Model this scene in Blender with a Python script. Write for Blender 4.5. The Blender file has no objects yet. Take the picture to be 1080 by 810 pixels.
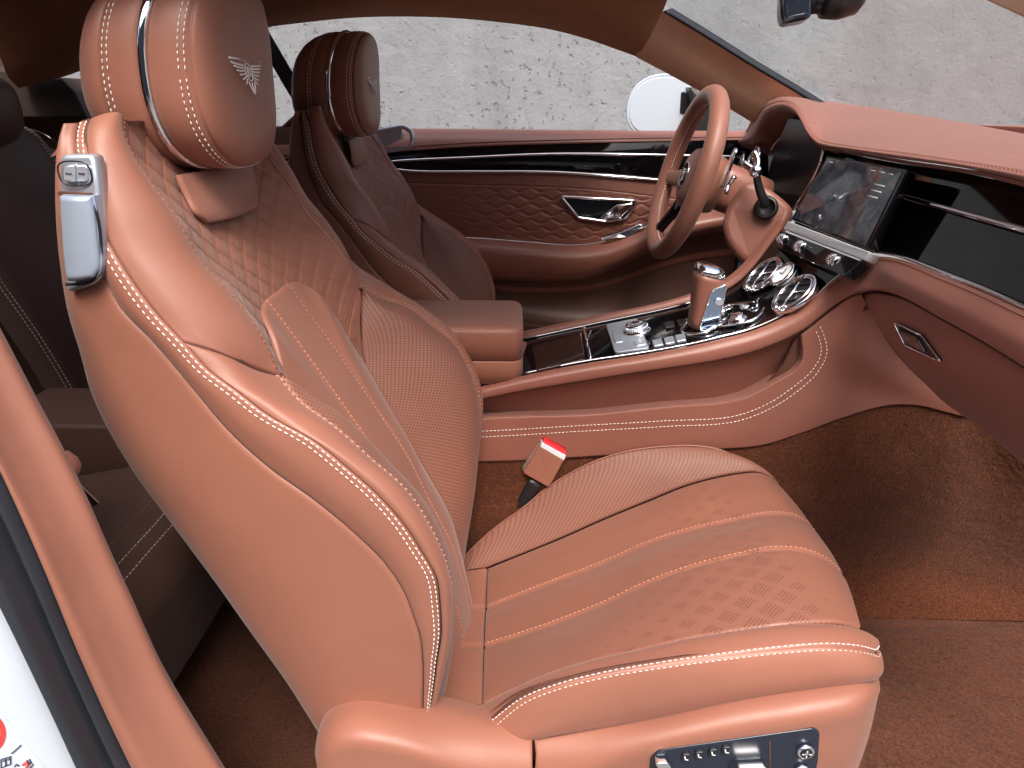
import bpy, math, random
import numpy as np
from mathutils import Vector
random.seed(7)
R = math.radians

# ------------------------------------------------------------------ camera
H = 1.25                                   # eye height above the ground, metres
F_ = 720.0; CX_, CY_ = 540.0, 405.0        # 24 mm lens on a 36 mm sensor, 1080x810
pitch = math.atan2(300, 720)
yaw = math.atan2(20*math.cos(pitch), 720)
FW = np.array([-math.sin(yaw)*math.cos(pitch), math.cos(yaw)*math.cos(pitch), -math.sin(pitch)])
RT = np.array([math.cos(yaw), math.sin(yaw), 0.0])
UP = np.cross(RT, FW)
EYE = np.array([0, 0, H])
scn = bpy.context.scene
cam = bpy.data.cameras.new('camera'); camo = bpy.data.objects.new('camera', cam)
scn.collection.objects.link(camo)
cam.lens = 24; cam.sensor_width = 36; cam.clip_start = 0.02; cam.clip_end = 500
from mathutils import Matrix
camo.matrix_world = Matrix(((RT[0], UP[0], -FW[0], 0), (RT[1], UP[1], -FW[1], 0), (RT[2], UP[2], -FW[2], H), (0, 0, 0, 1)))
scn.camera = camo

# ------------------------------------------------------------------ sky, sun, exposure
SUN_EL, SUN_AZ = R(57), R(172)             # azimuth from +Y clockwise: the sun is behind the camera, to the right
w = bpy.data.worlds.new('World'); scn.world = w; w.use_nodes = True
nt = w.node_tree
sky = nt.nodes.new('ShaderNodeTexSky'); sky.sky_type = 'NISHITA'; sky.sun_disc = False
sky.sun_elevation = SUN_EL; sky.sun_rotation = SUN_AZ
sky.air_density = 1.0; sky.dust_density = 6.0; sky.ozone_density = 0.6
bg = nt.nodes['Background']; bg.inputs['Strength'].default_value = 0.15
hs = nt.nodes.new('ShaderNodeHueSaturation'); hs.inputs['Saturation'].default_value = 0.95   # overcast: greyer
nt.links.new(sky.outputs[0], hs.inputs['Color']); nt.links.new(hs.outputs[0], bg.inputs['Color'])
sl = bpy.data.lights.new('sun', 'SUN'); sl.energy = 1.5; sl.angle = R(24); sl.color = (1.0, 0.97, 0.93)
so = bpy.data.objects.new('sun', sl); scn.collection.objects.link(so)
sd = Vector((math.sin(SUN_AZ)*math.cos(SUN_EL), math.cos(SUN_AZ)*math.cos(SUN_EL), math.sin(SUN_EL)))
so.rotation_euler = (-sd).to_track_quat('-Z', 'Y').to_euler(); so.location = (2, -6, 8)
vs = scn.view_settings
scn.display_settings.display_device = 'sRGB'
vs.view_transform = 'Standard'; vs.look = 'None'; vs.exposure = 1.12; vs.gamma = 1.0; vs.use_curve_mapping = False
scn.cycles.max_bounces = 10; scn.cycles.diffuse_bounces = 4; scn.cycles.transparent_max_bounces = 12

# ------------------------------------------------------------------ geometry helpers
def ray(x, y): return FW + RT*((x-CX_)/F_) + UP*((CY_-y)/F_)
def P(x, y, Y):
    d = ray(x, y); return EYE + d*(Y/d[1])
def PX(x, y, X):
    d = ray(x, y); return EYE + d*(X/d[0])
def PZ(x, y, Z):
    d = ray(x, y); return EYE + d*((Z-H)/d[2])
def pc(pts, Y=None):
    return np.array([P(*p) if len(p) == 3 else P(p[0], p[1], Y) for p in pts])
def pcx(pts, X=None):
    return np.array([PX(*p) if len(p) == 3 else PX(p[0], p[1], X) for p in pts])

def hermite(A, k, ts):
    """Catmull-Rom through rows of A (K,...) with knots k, sampled at ts."""
    K = len(A)
    if K == 1: return np.repeat(A, len(ts), 0)
    if K == 2:
        t = ((ts-k[0])/(k[1]-k[0])).reshape((-1,)+(1,)*(A.ndim-1)); return A[0]*(1-t)+A[1]*t
    M = np.zeros_like(A)
    d = [(A[i+1]-A[i])/(k[i+1]-k[i]) for i in range(K-1)]
    for i in range(1, K-1):
        h0, h1 = k[i]-k[i-1], k[i+1]-k[i]
        M[i] = (d[i-1]*h1+d[i]*h0)/(h0+h1)
    M[0] = 1.5*d[0]-.5*M[1]; M[-1] = 1.5*d[-1]-.5*M[-2]
    idx = np.clip(np.searchsorted(k, ts, side='right')-1, 0, K-2)
    h = (k[idx+1]-k[idx]); t = (ts-k[idx])/h
    sh = (-1,)+(1,)*(A.ndim-1)
    t = t.reshape(sh); h = h.reshape(sh)
    return ((2*t**3-3*t**2+1)*A[idx] + (t**3-2*t**2+t)*h*M[idx] + (-2*t**3+3*t**2)*A[idx+1] + (t**3-t**2)*h*M[idx+1])

def cr(pts, n=None, ts=None):
    """smooth curve through pts, n samples even in arc length (or at fractions ts)"""
    A = np.asarray(pts, float)
    k = np.concatenate([[0], np.cumsum(np.maximum(np.linalg.norm(np.diff(A, axis=0), axis=1), 1e-6)**.75)])
    S = hermite(A, k, np.linspace(0, k[-1], 400))
    L = np.concatenate([[0], np.cumsum(np.linalg.norm(np.diff(S, axis=0), axis=1))])
    if ts is None: ts = np.linspace(0, 1, n)
    q = np.asarray(ts)*L[-1]
    return np.stack([np.interp(q, L, S[:, i]) for i in range(A.shape[1])], 1)
def mix(A, B, t, off=(0, 0, 0), n=60, taper=0):
    a, b = cr(A, n), cr(B, n)
    s = np.ones(n)
    if taper: s = np.sin(np.linspace(0, math.pi, n))**taper
    return a*(1-t)+b*t+np.outer(s, np.array(off))

class Grid: pass
def uv_side(G, su, sv):
    x, z = G[..., 0], G[..., 2]; return np.stack([sv+.2*G[..., 0], -x*.423+z*.906], -1)
def uv_top(G, su, sv): return np.stack([G[:, :1, 0]+su, G[..., 1]], -1)
def uv_slope(G, su, sv): return np.stack([G[:, :1, 0]+su, G[..., 1]*.6+G[..., 2]*.8], -1)
def index_rows(curves, n):
    """resample curves that match point by point, keeping the matching"""
    k = np.concatenate([[0], np.cumsum(np.mean([np.linalg.norm(np.diff(c, axis=0), axis=1) for c in curves], axis=0))])
    t = np.linspace(0, k[-1], n); return [hermite(np.asarray(c), k, t) for c in curves]
IDENT = None
class MB:
    """collects shapes and links them as ONE mesh object"""
    def __init__(s, T=None):
        s.v = []; s.f = []; s.uv = []; s.mi = []; s.sm = []; s.mats = []; s.n = 0; s.T = T
    def mat(s, m):
        if m not in s.mats: s.mats.append(m)
        return s.mats.index(m)
    def add(s, V, Fs, m, uv=None, smooth=True):
        V = np.asarray(V, float)
        if s.T is not None: V = s.T(V); Fs = [tuple(f[::-1]) for f in Fs]; 
        b = s.n; s.v.append(V); s.n += len(V); k = s.mat(m)
        if uv is None: uv = V[:, :2]
        s.uv.append(np.asarray(uv))
        for f in Fs:
            s.f.append(tuple(i+b for i in f)); s.mi.append(k); s.sm.append(smooth)
    def build(s, name, parent=None, kind=None, label=None):
        V = np.concatenate(s.v); UV = np.concatenate(s.uv)
        o0 = np.zeros(3); q = parent
        while q is not None: o0 = o0+np.array(q.location); q = q.parent
        me = bpy.data.meshes.new(name)
        loc = np.zeros(3)
        if parent is None: loc = np.array([V[:, 0].mean(), V[:, 1].mean(), V[:, 2].min()])
        me.from_pydata((V-o0-loc).tolist(), [], s.f)
        for m in s.mats: me.materials.append(M[m])
        me.polygons.foreach_set('material_index', s.mi); me.polygons.foreach_set('use_smooth', s.sm)
        ul = me.uv_layers.new(name='UVMap')
        li = np.zeros(len(me.loops), int); me.loops.foreach_get('vertex_index', li)
        ul.data.foreach_set('uv', UV[li].ravel())
        me.update()
        o = bpy.data.objects.new(name, me); scn.collection.objects.link(o)
        o.parent = parent; o.location = loc
        if kind: o['kind'] = kind
        if label: o['label'] = label
        return o

class Lines:
    """every stitched line becomes a part of its own"""
    def __init__(s, T=None): s.T = T; s.k = []
    def new(s): s.k.append(MB(s.T)); return s.k[-1]
    def build(s, name, parent):
        for m in s.k:
            if m.n: m.build(name, parent)
def thing(name, label, cat, loc, group=None):
    o = bpy.data.objects.new(name, None); scn.collection.objects.link(o)
    o.location = loc; o.empty_display_size = .05; o['label'] = label; o['category'] = cat
    if group: o['group'] = group
    return o
def tag(o, label, cat, group=None):
    o['label'] = label; o['category'] = cat
    if group: o['group'] = group
    return o

def normals(G):
    du = np.gradient(G, axis=1); dv = np.gradient(G, axis=0)
    N = np.cross(du, dv); l = np.linalg.norm(N, axis=2, keepdims=True)
    return N/np.maximum(l, 1e-12)
def edge_ts(L, w0, w1, n):
    fr = np.array([0, .02, .08, .2, .38, .6, .85, 1.0])
    t = [np.linspace(0, 1, n)]
    a0 = w0/L if w0 else 0; a1 = w1/L if w1 else 0
    inner = np.linspace(min(a0, .45), 1-min(a1, .45), n)
    t = list(inner)
    if w0: t = list(fr[:-1]*min(a0, .45))+t
    if w1: t = t+list(1-fr[:-1][::-1]*min(a1, .45))
    return np.array(t)
def patch(mb, curves, m, nu=40, nv=16, roll=(0, 0, 0, 0), rd=.004, disp=None, out=None, uvs=None, raw=False):
    """loft through curves (each along u); roll = puffy upholstery edge widths (u0,u1,v0,v1)"""
    cs = [np.asarray(c, float) for c in curves]
    Lu = np.mean([np.linalg.norm(np.diff(cr(c, 30), axis=0), axis=1).sum() for c in cs])
    tu = edge_ts(Lu, roll[0], roll[1], nu)
    A = np.stack(cs) if raw else np.stack([cr(c, ts=tu) for c in cs])
    seg = np.maximum(np.linalg.norm(np.diff(A, axis=0), axis=2).mean(1), 1e-5)
    k = np.concatenate([[0], np.cumsum(seg)])
    tv = edge_ts(k[-1], roll[2], roll[3], nv)*k[-1]
    G = hermite(A, k, tv)
    N = normals(G)
    c = G.reshape(-1, 3).mean(0)
    o = np.array(out) if out is not None else EYE-c
    sgn = 1.0 if (N.reshape(-1, 3).mean(0) @ o) > 0 else -1.0
    N = N*sgn
    su = np.concatenate([np.zeros((G.shape[0], 1)), np.cumsum(np.linalg.norm(np.diff(G, axis=1), axis=2), 1)], 1)
    sv = np.concatenate([np.zeros((1, G.shape[1])), np.cumsum(np.linalg.norm(np.diff(G, axis=0), axis=2), 0)], 0)
    off = np.zeros(G.shape[:2])
    for d, wd in ((su, roll[0]), (su[:, -1:]-su, roll[1]), (sv, roll[2]), (sv[-1:]-sv, roll[3])):
        if wd:
            x = np.clip(1-d/wd, 0, 1); off = np.maximum(off, rd*(1-np.sqrt(np.maximum(0, 1-x*x))))
    G2 = G-N*off[..., None]
    if disp is not None: G2 = G2+N*disp(G, su, sv)[..., None]
    nV, nU = G.shape[:2]
    uv = np.stack([su, sv], 2).reshape(-1, 2) if uvs is None else uvs(G, su, sv).reshape(-1, 2)
    fs = []
    for j in range(nV-1):
        for i in range(nU-1):
            a = j*nU+i; q = (a, a+1, a+nU+1, a+nU)
            fs.append(q if sgn > 0 else q[::-1])
    mb.add(G2.reshape(-1, 3), fs, m, uv)
    g = Grid(); g.G = G2; g.N = normals(G2)*sgn; g.su = su; g.sv = sv; return g
def gline(g, side, d, a=0., b=1.):
    """line on a patch at distance d from one of its edges; returns points, normals"""
    G, N = g.G, g.N
    S = g.su if side[0] == 'u' else g.sv
    if side[0] == 'v': G, N, S = G.transpose(1, 0, 2), N.transpose(1, 0, 2), S.T
    pts = []; nr = []
    for j in range(G.shape[0]):
        s = S[j] if side[1] == '0' else S[j][-1]-S[j][::-1]
        g_ = G[j] if side[1] == '0' else G[j][::-1]; n_ = N[j] if side[1] == '0' else N[j][::-1]
        if s[-1] < d*1.05: continue
        pts.append([np.interp(d, s, g_[:, k]) for k in range(3)]); nr.append([np.interp(d, s, n_[:, k]) for k in range(3)])
    pts = np.array(pts); nr = np.array(nr)
    i0, i1 = int(a*(len(pts)-1)), int(b*(len(pts)-1))+1
    return pts[i0:i1], nr[i0:i1]
def stitches(mb, pts, nr, m, L=.0048, gap=.0022, r=.0008, lift=.0003, skew=0.0):
    if isinstance(mb, Lines): mb = mb.new()
    pts = np.asarray(pts); nr = np.asarray(nr)
    s = np.concatenate([[0], np.cumsum(np.linalg.norm(np.diff(pts, axis=0), axis=1))])
    n = int(s[-1]/(L+gap))
    if n < 1: return
    prof = [(0, .0, -.6), (.12, .75, .2), (.5, 1., .45), (.88, .75, .2), (1, .0, -.6)]
    for i in range(n):
        a = i*(L+gap); jit = random.uniform(-.06, .06)*L
        q = [np.array([np.interp(a+jit+L*t, s, pts[:, k]) for k in range(3)]) for t in (0, 1)]
        nn = np.array([np.interp(a+L*.5, s, nr[:, k]) for k in range(3)]); nn /= np.linalg.norm(nn)+1e-9
        t = q[1]-q[0]; l = np.linalg.norm(t)
        if l < 1e-6: continue
        t /= l; bn = np.cross(nn, t)
        V = []; 
        for (f, rr, h) in prof:
            c = q[0]+(q[1]-q[0])*f + nn*(h*r+lift) + bn*(skew*L*(f-.5))
            for k in range(6):
                an = k*math.pi/3
                V.append(c+(bn*math.cos(an)+nn*math.sin(an))*rr*r)
        Fs = []
        for j in range(4):
            for k in range(6):
                Fs.append((j*6+k, j*6+(k+1) % 6, (j+1)*6+(k+1) % 6, (j+1)*6+k))
        mb.add(V, Fs, m)
def frames(pts, closed=False):
    pts = np.asarray(pts); n = len(pts)
    if closed: t = np.roll(pts, -1, 0)-np.roll(pts, 1, 0)
    else: t = np.gradient(pts, axis=0)
    t /= np.linalg.norm(t, axis=1, keepdims=True)+1e-12
    ref = np.array([0, 0, 1.]) if abs(t[0][2]) < .9 else np.array([1., 0, 0])
    out = []; u = ref-t[0]*(ref@t[0]); u /= np.linalg.norm(u)
    for i in range(n):
        u = u-t[i]*(u@t[i]); u /= np.linalg.norm(u)+1e-12
        out.append((t[i], u.copy(), np.cross(t[i], u)))
    return out
def tube(mb, pts, r, m, n=10, closed=False, flat=1.0, updir=None, cap=True):
    pts = np.asarray(pts, float); fr = frames(pts, closed); V = []; Fs = []
    rr = np.broadcast_to(np.asarray(r, float), (len(pts),))
    for (p, (t, u, b), q) in zip(pts, fr, rr):
        if updir is not None:
            u = np.array(updir)-t*(np.array(updir)@t); u /= np.linalg.norm(u); b = np.cross(t, u)
        for k in range(n):
            a = 2*math.pi*k/n; V.append(p+(b*math.cos(a)+u*math.sin(a)*flat)*q)
    K = len(pts)
    for j in range(K if closed else K-1):
        for k in range(n):
            j2 = (j+1) % K
            Fs.append((j*n+k, j*n+(k+1) % n, j2*n+(k+1) % n, j2*n+k))
    if not closed and cap:
        Fs.append(tuple(range(n))[::-1]); Fs.append(tuple((K-1)*n+k for k in range(n)))
    mb.add(V, Fs, m)
def slab(mb, outline, d, depth, bevel, m, smooth=False, back=True, seg=3):
    """solid plate: outline (front rim, world pts), extruded by vector d*depth, rounded front edge"""
    O = np.asarray(outline, float); n = len(O); d = np.array(d, float); d /= np.linalg.norm(d)
    nx, pv = np.roll(O, -1, 0), np.roll(O, 1, 0)
    e1 = nx-O; e0 = O-pv
    e1 /= np.linalg.norm(e1, axis=1, keepdims=True)+1e-9; e0 /= np.linalg.norm(e0, axis=1, keepdims=True)+1e-9
    i1 = np.cross(d, e1); i0 = np.cross(d, e0)
    c = O.mean(0)
    if ((c-O)*(i1+i0)).sum() < 0: i1, i0 = -i1, -i0
    ins = (i1+i0)/(1+np.maximum((i1*i0).sum(1, keepdims=True), -.5))
    rings = []
    if bevel > 0:
        for k in range(seg+1):
            a = math.pi/2*k/seg
            rings.append(O+ins*bevel*(1-math.sin(a))+d*bevel*(1-math.cos(a)))
    else: rings.append(O)
    rings.append(O+d*depth)
    V = np.concatenate(rings); Fs = []; K = len(rings)
    # orientation
    ar = np.zeros(3)
    for i in range(n): ar += np.cross(O[i]-c, O[(i+1) % n]-c)
    flip = (ar@d) > 0      # front normal should be -d
    def f_(t): return tuple(t[::-1]) if flip else tuple(t)
    Fs.append(f_(range(n)))
    for j in range(K-1):
        for i in range(n):
            i2 = (i+1) % n
            Fs.append(f_((j*n+i, (j+1)*n+i, (j+1)*n+i2, j*n+i2)))
    if back: Fs.append(f_([(K-1)*n+i for i in range(n)][::-1]))
    mb.add(V, [Fs[0]], m, smooth=False)
    V2 = V.copy()
    mb.add(V2, Fs[1:], m, smooth=smooth)
def rounded(pts, r, seg=4):
    """round the corners of a closed 3-D polygon"""
    P_ = np.asarray(pts, float); n = len(P_); out = []
    for i in range(n):
        a, b, c = P_[i-1], P_[i], P_[(i+1) % n]
        ri = r[i] if hasattr(r, '__len__') else r
        da = a-b; dc = c-b; la, lc = np.linalg.norm(da), np.linalg.norm(dc)
        q = min(ri, la*.45, lc*.45)
        s, e = b+da/la*q, b+dc/lc*q
        for k in range(seg+1):
            t = k/seg; out.append((1-t)**2*s+2*t*(1-t)*b+t*t*e)
    return np.array(out)
def ringpts(c, u, v, a, b, n=40, e=2.0):
    an = np.linspace(0, 2*math.pi, n, endpoint=False)
    cs, sn = np.cos(an), np.sin(an)
    x = np.sign(cs)*np.abs(cs)**(2/e); y = np.sign(sn)*np.abs(sn)**(2/e)
    return np.array(c)+np.outer(x*a, u)+np.outer(y*b, v)
def lathe(mb, c, ax, prof, m, n=32):
    """prof: list of (distance along ax, radius)"""
    ax = np.array(ax, float); ax /= np.linalg.norm(ax)
    u = np.cross(ax, [0, 0, 1.]) if abs(ax[2]) < .9 else np.cross(ax, [1., 0, 0]); u /= np.linalg.norm(u); v = np.cross(ax, u)
    V = []; Fs = []
    for (h, r) in prof:
        for k in range(n):
            a = 2*math.pi*k/n; V.append(np.array(c)+ax*h+(u*math.cos(a)+v*math.sin(a))*r)
    for j in range(len(prof)-1):
        for k in range(n): Fs.append((j*n+k, j*n+(k+1) % n, (j+1)*n+(k+1) % n, (j+1)*n+k))
    Fs.append(tuple((len(prof)-1)*n+k for k in range(n))); Fs.append(tuple(range(n))[::-1])
    mb.add(V, Fs, m)
def box(mb, lo, hi, m, bevel=.0):
    lo, hi = np.array(lo), np.array(hi)
    O = [(lo[0], lo[1], hi[2]), (hi[0], lo[1], hi[2]), (hi[0], hi[1], hi[2]), (lo[0], hi[1], hi[2])]
    O = rounded(O, bevel*2) if bevel else np.array(O)
    slab(mb, O, (0, 0, -1), hi[2]-lo[2], bevel, m, smooth=bevel > 0)
def rings_body(mb, rings, m, capend=True, flip=False):
    V = np.concatenate(rings); n = len(rings[0]); Fs = []
    for j in range(len(rings)-1):
        for k in range(n):
            q = (j*n+k, j*n+(k+1) % n, (j+1)*n+(k+1) % n, (j+1)*n+k)
            Fs.append(q[::-1] if flip else q)
    if capend:
        q = tuple((len(rings)-1)*n+k for k in range(n)); Fs.append(q[::-1] if flip else q)
        q = tuple(range(n))[::-1]; Fs.append(q[::-1] if flip else q)
    mb.add(V, Fs, m)

# ------------------------------------------------------------------ materials
M = {}
class NT:
    def __init__(s, name):
        s.m = bpy.data.materials.new(name); s.m.use_nodes = True; s.t = s.m.node_tree
        s.b = s.t.nodes['Principled BSDF']; M[name] = s.m
    def n(s, typ, **kw):
        x = s.t.nodes.new(typ)
        for k, v in kw.items():
            if k in x.inputs: x.inputs[k].default_value = v
            else: setattr(x, k, v)
        return x
    def l(s, a, b): s.t.links.new(a, b)
    def math(s, op, a, b=None, c=None):
        x = s.t.nodes.new('ShaderNodeMath'); x.operation = op
        for i, q in enumerate((a, b, c)):
            if q is None: continue
            if isinstance(q, (int, float)): x.inputs[i].default_value = q
            else: s.l(q, x.inputs[i])
        return x.outputs[0]
    def ramp(s, fac, stops):
        x = s.t.nodes.new('ShaderNodeValToRGB'); e = x.color_ramp.elements
        while len(e) < len(stops): e.new(.5)
        for i, (p, c) in enumerate(stops): e[i].position = p; e[i].color = (*c, 1)
        s.l(fac, x.inputs[0]); return x.outputs[0]
def simple(name, col, rough=.5, metal=0., coat=0., spec=.5, noise=0., nscale=40, bump=0., bscale=200):
    t = NT(name); b = t.b
    b.inputs['Base Color'].default_value = (*col, 1); b.inputs['Roughness'].default_value = rough
    b.inputs['Metallic'].default_value = metal; b.inputs['Coat Weight'].default_value = coat
    b.inputs['Coat Roughness'].default_value = .04; b.inputs['Specular IOR Level'].default_value = spec
    tc = t.n('ShaderNodeTexCoord')
    if noise:
        n1 = t.n('ShaderNodeTexNoise', Scale=nscale, Detail=6.0, Roughness=.6); t.l(tc.outputs['Object'], n1.inputs['Vector'])
        c = t.ramp(n1.outputs[0], [(.25, tuple(x*(1-noise) for x in col)), (.75, tuple(min(1, x*(1+noise)) for x in col))])
        t.l(c, b.inputs['Base Color'])
        t.l(t.math('MULTIPLY_ADD', n1.outputs[0], .16, rough-.08), b.inputs['Roughness'])
    if bump:
        n2 = t.n('ShaderNodeTexNoise', Scale=bscale, Detail=3.0); t.l(tc.outputs['Object'], n2.inputs['Vector'])
        bp = t.n('ShaderNodeBump', Strength=bump, Distance=.001); t.l(n2.outputs[0], bp.inputs['Height']); t.l(bp.outputs[0], b.inputs['Normal'])
    return t
LEA = (.270, .108, .070)
def leather(name, col=LEA, rough=.47, kind=None):
    t = NT(name); b = t.b
    tc = t.n('ShaderNodeTexCoord')
    n1 = t.n('ShaderNodeTexNoise', Scale=6.0, Detail=5.0, Roughness=.55); t.l(tc.outputs['Object'], n1.inputs['Vector'])
    c = t.ramp(n1.outputs[0], [(.3, tuple(x*.93 for x in col)), (.7, tuple(x*1.06 for x in col))])
    vo = t.n('ShaderNodeTexVoronoi', Scale=520.0); vo.feature = 'DISTANCE_TO_EDGE'; t.l(tc.outputs['Object'], vo.inputs['Vector'])
    n2 = t.n('ShaderNodeTexNoise', Scale=70.0, Detail=5.0, Roughness=.6); t.l(tc.outputs['Object'], n2.inputs['Vector'])
    h = t.math('ADD', t.math('MULTIPLY', vo.outputs['Distance'], .9), t.math('MULTIPLY', n2.outputs[0], .6))
    rg = t.math('MULTIPLY_ADD', n2.outputs[0], .14, rough-.07)
    if kind:
        uv = t.n('ShaderNodeUVMap'); sp = t.n('ShaderNodeSeparateXYZ'); t.l(uv.outputs[0], sp.inputs[0])
        s = .0047 if kind == 'perf' else .0040
        U, V_ = sp.outputs[0], sp.outputs[1]
        a = t.math('MULTIPLY', t.math('ADD', U, V_), .7071/s); d = t.math('MULTIPLY', t.math('SUBTRACT', U, V_), .7071/s)
        fa = t.math('SUBTRACT', t.math('FRACT', a), .5); fd = t.math('SUBTRACT', t.math('FRACT', d), .5)
        r2 = t.math('SQRT', t.math('ADD', t.math('MULTIPLY', fa, fa), t.math('MULTIPLY', fd, fd)))
        hole = t.math('SUBTRACT', 1.0, t.math('SMOOTH_MIN', 1.0, t.math('MAXIMUM', t.math('MULTIPLY', t.math('SUBTRACT', r2, .20), 9.0), 0.0), .1))
        hole = t.math('MINIMUM', t.math('MAXIMUM', hole, 0.0), 1.0)
        if kind == 'diamond':
            # clusters of holes set out as a field of diamonds, thinning out towards the back of the seat
            cu, cv = .052, .040
            p = t.math('ADD', t.math('DIVIDE', U, cu), t.math('DIVIDE', V_, cv)); q = t.math('SUBTRACT', t.math('DIVIDE', U, cu), t.math('DIVIDE', V_, cv))
            fp = t.math('ABSOLUTE', t.math('SUBTRACT', t.math('FRACT', p), .5)); fq = t.math('ABSOLUTE', t.math('SUBTRACT', t.math('FRACT', q), .5))
            fade = t.math('MINIMUM', t.math('MAXIMUM', t.math('MULTIPLY', t.math('SUBTRACT', t.math('SUBTRACT', U, t.math('MULTIPLY', t.math('SUBTRACT', V_, .66), .42)), .03), 3.4), 0.0), 1.0)
            fade = t.math('MULTIPLY', fade, t.math('MINIMUM', t.math('MAXIMUM', t.math('MULTIPLY', t.math('SUBTRACT', .43, U), 16.0), 0.0), 1.0))
            lim = t.math('MULTIPLY', fade, .37)
            msk = t.math('LESS_THAN', t.math('MAXIMUM', fp, fq), lim)
            hole = t.math('MULTIPLY', hole, msk)
        dk = t.n('ShaderNodeMix'); dk.data_type = 'RGBA'; t.l(hole, dk.inputs[0]); t.l(c, dk.inputs[6])
        dk.inputs[7].default_value = (.085, .028, .017, 1)
        c = dk.outputs[2]
        h = t.math('SUBTRACT', h, t.math('MULTIPLY', hole, 2.2))
    t.l(c, b.inputs['Base Color']); t.l(rg, b.inputs['Roughness'])
    bp = t.n('ShaderNodeBump', Strength=.22, Distance=.0009); t.l(h, bp.inputs['Height']); t.l(bp.outputs[0], b.inputs['Normal'])
    b.inputs['Specular IOR Level'].default_value = .52
    b.inputs['Sheen Weight'].default_value = .12; b.inputs['Sheen Roughness'].default_value = .4
    return t
leather('leather'); leather('leather_perforated', tuple(x*.80 for x in LEA), .58, 'perf')
leather('leather_diamond', tuple(x*.88 for x in LEA), .42, 'diamond')
leather('leather_insert', tuple(x*.92 for x in LEA), .48)
leather('leather_quilted', (.258, .099, .060), .52)
leather('leather_dash', (.238, .090, .063), .40)  # same hide as the seats, base darkened to imitate the dim deep cabin
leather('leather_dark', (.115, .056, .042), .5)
simple('headliner', (.36, .18, .105), .85, noise=.12, nscale=30, bump=.25, bscale=900, spec=.2)
simple('pillar_fabric', (.62, .40, .28), .8, noise=.08, nscale=30, bump=.25, bscale=900, spec=.2)
simple('thread_white', (.78, .72, .66), .7); simple('thread_tan', (.30, .10, .048), .6); simple('thread_light', (.50, .23, .14), .6)
simple('chrome', (.86, .87, .9), .06, 1.0); simple('blue_silver', (.42, .50, .62), .36, .5); simple('blue_chrome', (.40, .50, .68), .10, 1.0); simple('brushed_silver', (.62, .68, .76), .34, .75, noise=.06, nscale=60)
simple('piano_black', (.004, .004, .005), .05, spec=.38); simple('gloss_brown', (.028, .014, .010), .07, coat=.6)
simple('black_plastic', (.012, .012, .014), .35); simple('blue_black', (.012, .017, .03), .25, noise=.1)
simple('rubber', (.022, .025, .032), .45, noise=.15, nscale=15)
simple('groove', (.085, .029, .017), .8)
simple('white_paint', (.50, .56, .64), .22, coat=.5); simple('red_plastic', (.62, .02, .03), .3)
simple('webbing', (.012, .012, .013), .6, bump=.5, bscale=700); simple('print_dark', (.03, .035, .06), .5); simple('print_grey', (.55, .62, .72), .4)
simple('sticker_white', (.66, .69, .73), .4); simple('satin_silver', (.66, .69, .73), .38, .35); simple('sticker_red', (.70, .05, .04), .4); simple('thread_silver', (.85, .82, .80), .5)
simple('blocker_dark', (.07, .07, .072), .9, noise=.2, nscale=3); simple('trim_dark', (.028, .015, .011), .7); simple('dark_display', (.005, .005, .007), .28, spec=.22); simple('painted_reflection', (.48, .54, .60), .12, coat=.5); simple('print_light', (.75, .78, .8), .4)
simple('paving', (.15, .15, .148), .85, noise=.2, nscale=20, bump=.3)

# carpet
t = NT('carpet'); tc = t.n('ShaderNodeTexCoord')
n1 = t.n('ShaderNodeTexNoise', Scale=260.0, Detail=4.0, Roughness=.7); n2 = t.n('ShaderNodeTexNoise', Scale=7.0, Detail=6.0, Roughness=.6, Distortion=1.2)
for q in (n1, n2): t.l(tc.outputs['Object'], q.inputs['Vector'])
f = t.math('ADD', t.math('MULTIPLY', n1.outputs[0], .8), t.math('MULTIPLY', n2.outputs[0], .24))
t.l(t.ramp(f, [(.36, (.034, .009, .004)), (.56, (.100, .030, .012)), (.76, (.19, .062, .028))]), t.b.inputs['Base Color'])
t.b.inputs['Roughness'].default_value = .95; t.b.inputs['Specular IOR Level'].default_value = .1
t.b.inputs['Sheen Weight'].default_value = .08
bp = t.n('ShaderNodeBump', Strength=1.0, Distance=.005); t.l(f, bp.inputs['Height']); t.l(bp.outputs[0], t.b.inputs['Normal'])
# concrete
t = NT('concrete'); tc = t.n('ShaderNodeTexCoord')
mp = t.n('ShaderNodeMapping'); mp.inputs['Scale'].default_value = (1.0, 1, .22); t.l(tc.outputs['Object'], mp.inputs[0])
n1 = t.n('ShaderNodeTexNoise', Scale=1.6, Detail=9.0, Roughness=.62, Distortion=.4); t.l(mp.outputs[0], n1.inputs['Vector'])
n2 = t.n('ShaderNodeTexNoise', Scale=9.0, Detail=8.0, Roughness=.7); t.l(tc.outputs['Object'], n2.inputs['Vector'])
mp2 = t.n('ShaderNodeMapping'); mp2.inputs['Scale'].default_value = (1.0, 1, .7); t.l(tc.outputs['Object'], mp2.inputs[0])
n3 = t.n('ShaderNodeTexNoise', Scale=32.0, Detail=3.0, Roughness=.55); t.l(mp2.outputs[0], n3.inputs['Vector'])
base = t.ramp(t.math('ADD', t.math('MULTIPLY', n1.outputs[0], .65), t.math('MULTIPLY', n2.outputs[0], .35)),
              [(.34, (.168, .174, .182)), (.5, (.209, .216, .226)), (.66, (.250, .258, .268))])
pit = t.ramp(n3.outputs[0], [(.61, (0, 0, 0)), (.67, (1, 1, 1))])
n4 = t.n('ShaderNodeTexNoise', Scale=.9, Detail=3.0); t.l(tc.outputs['Object'], n4.inputs['Vector'])
pz = t.math('MULTIPLY', pit, t.ramp(n4.outputs[0], [(.42, (.15, .15, .15)), (.62, (1, 1, 1))]))
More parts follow.
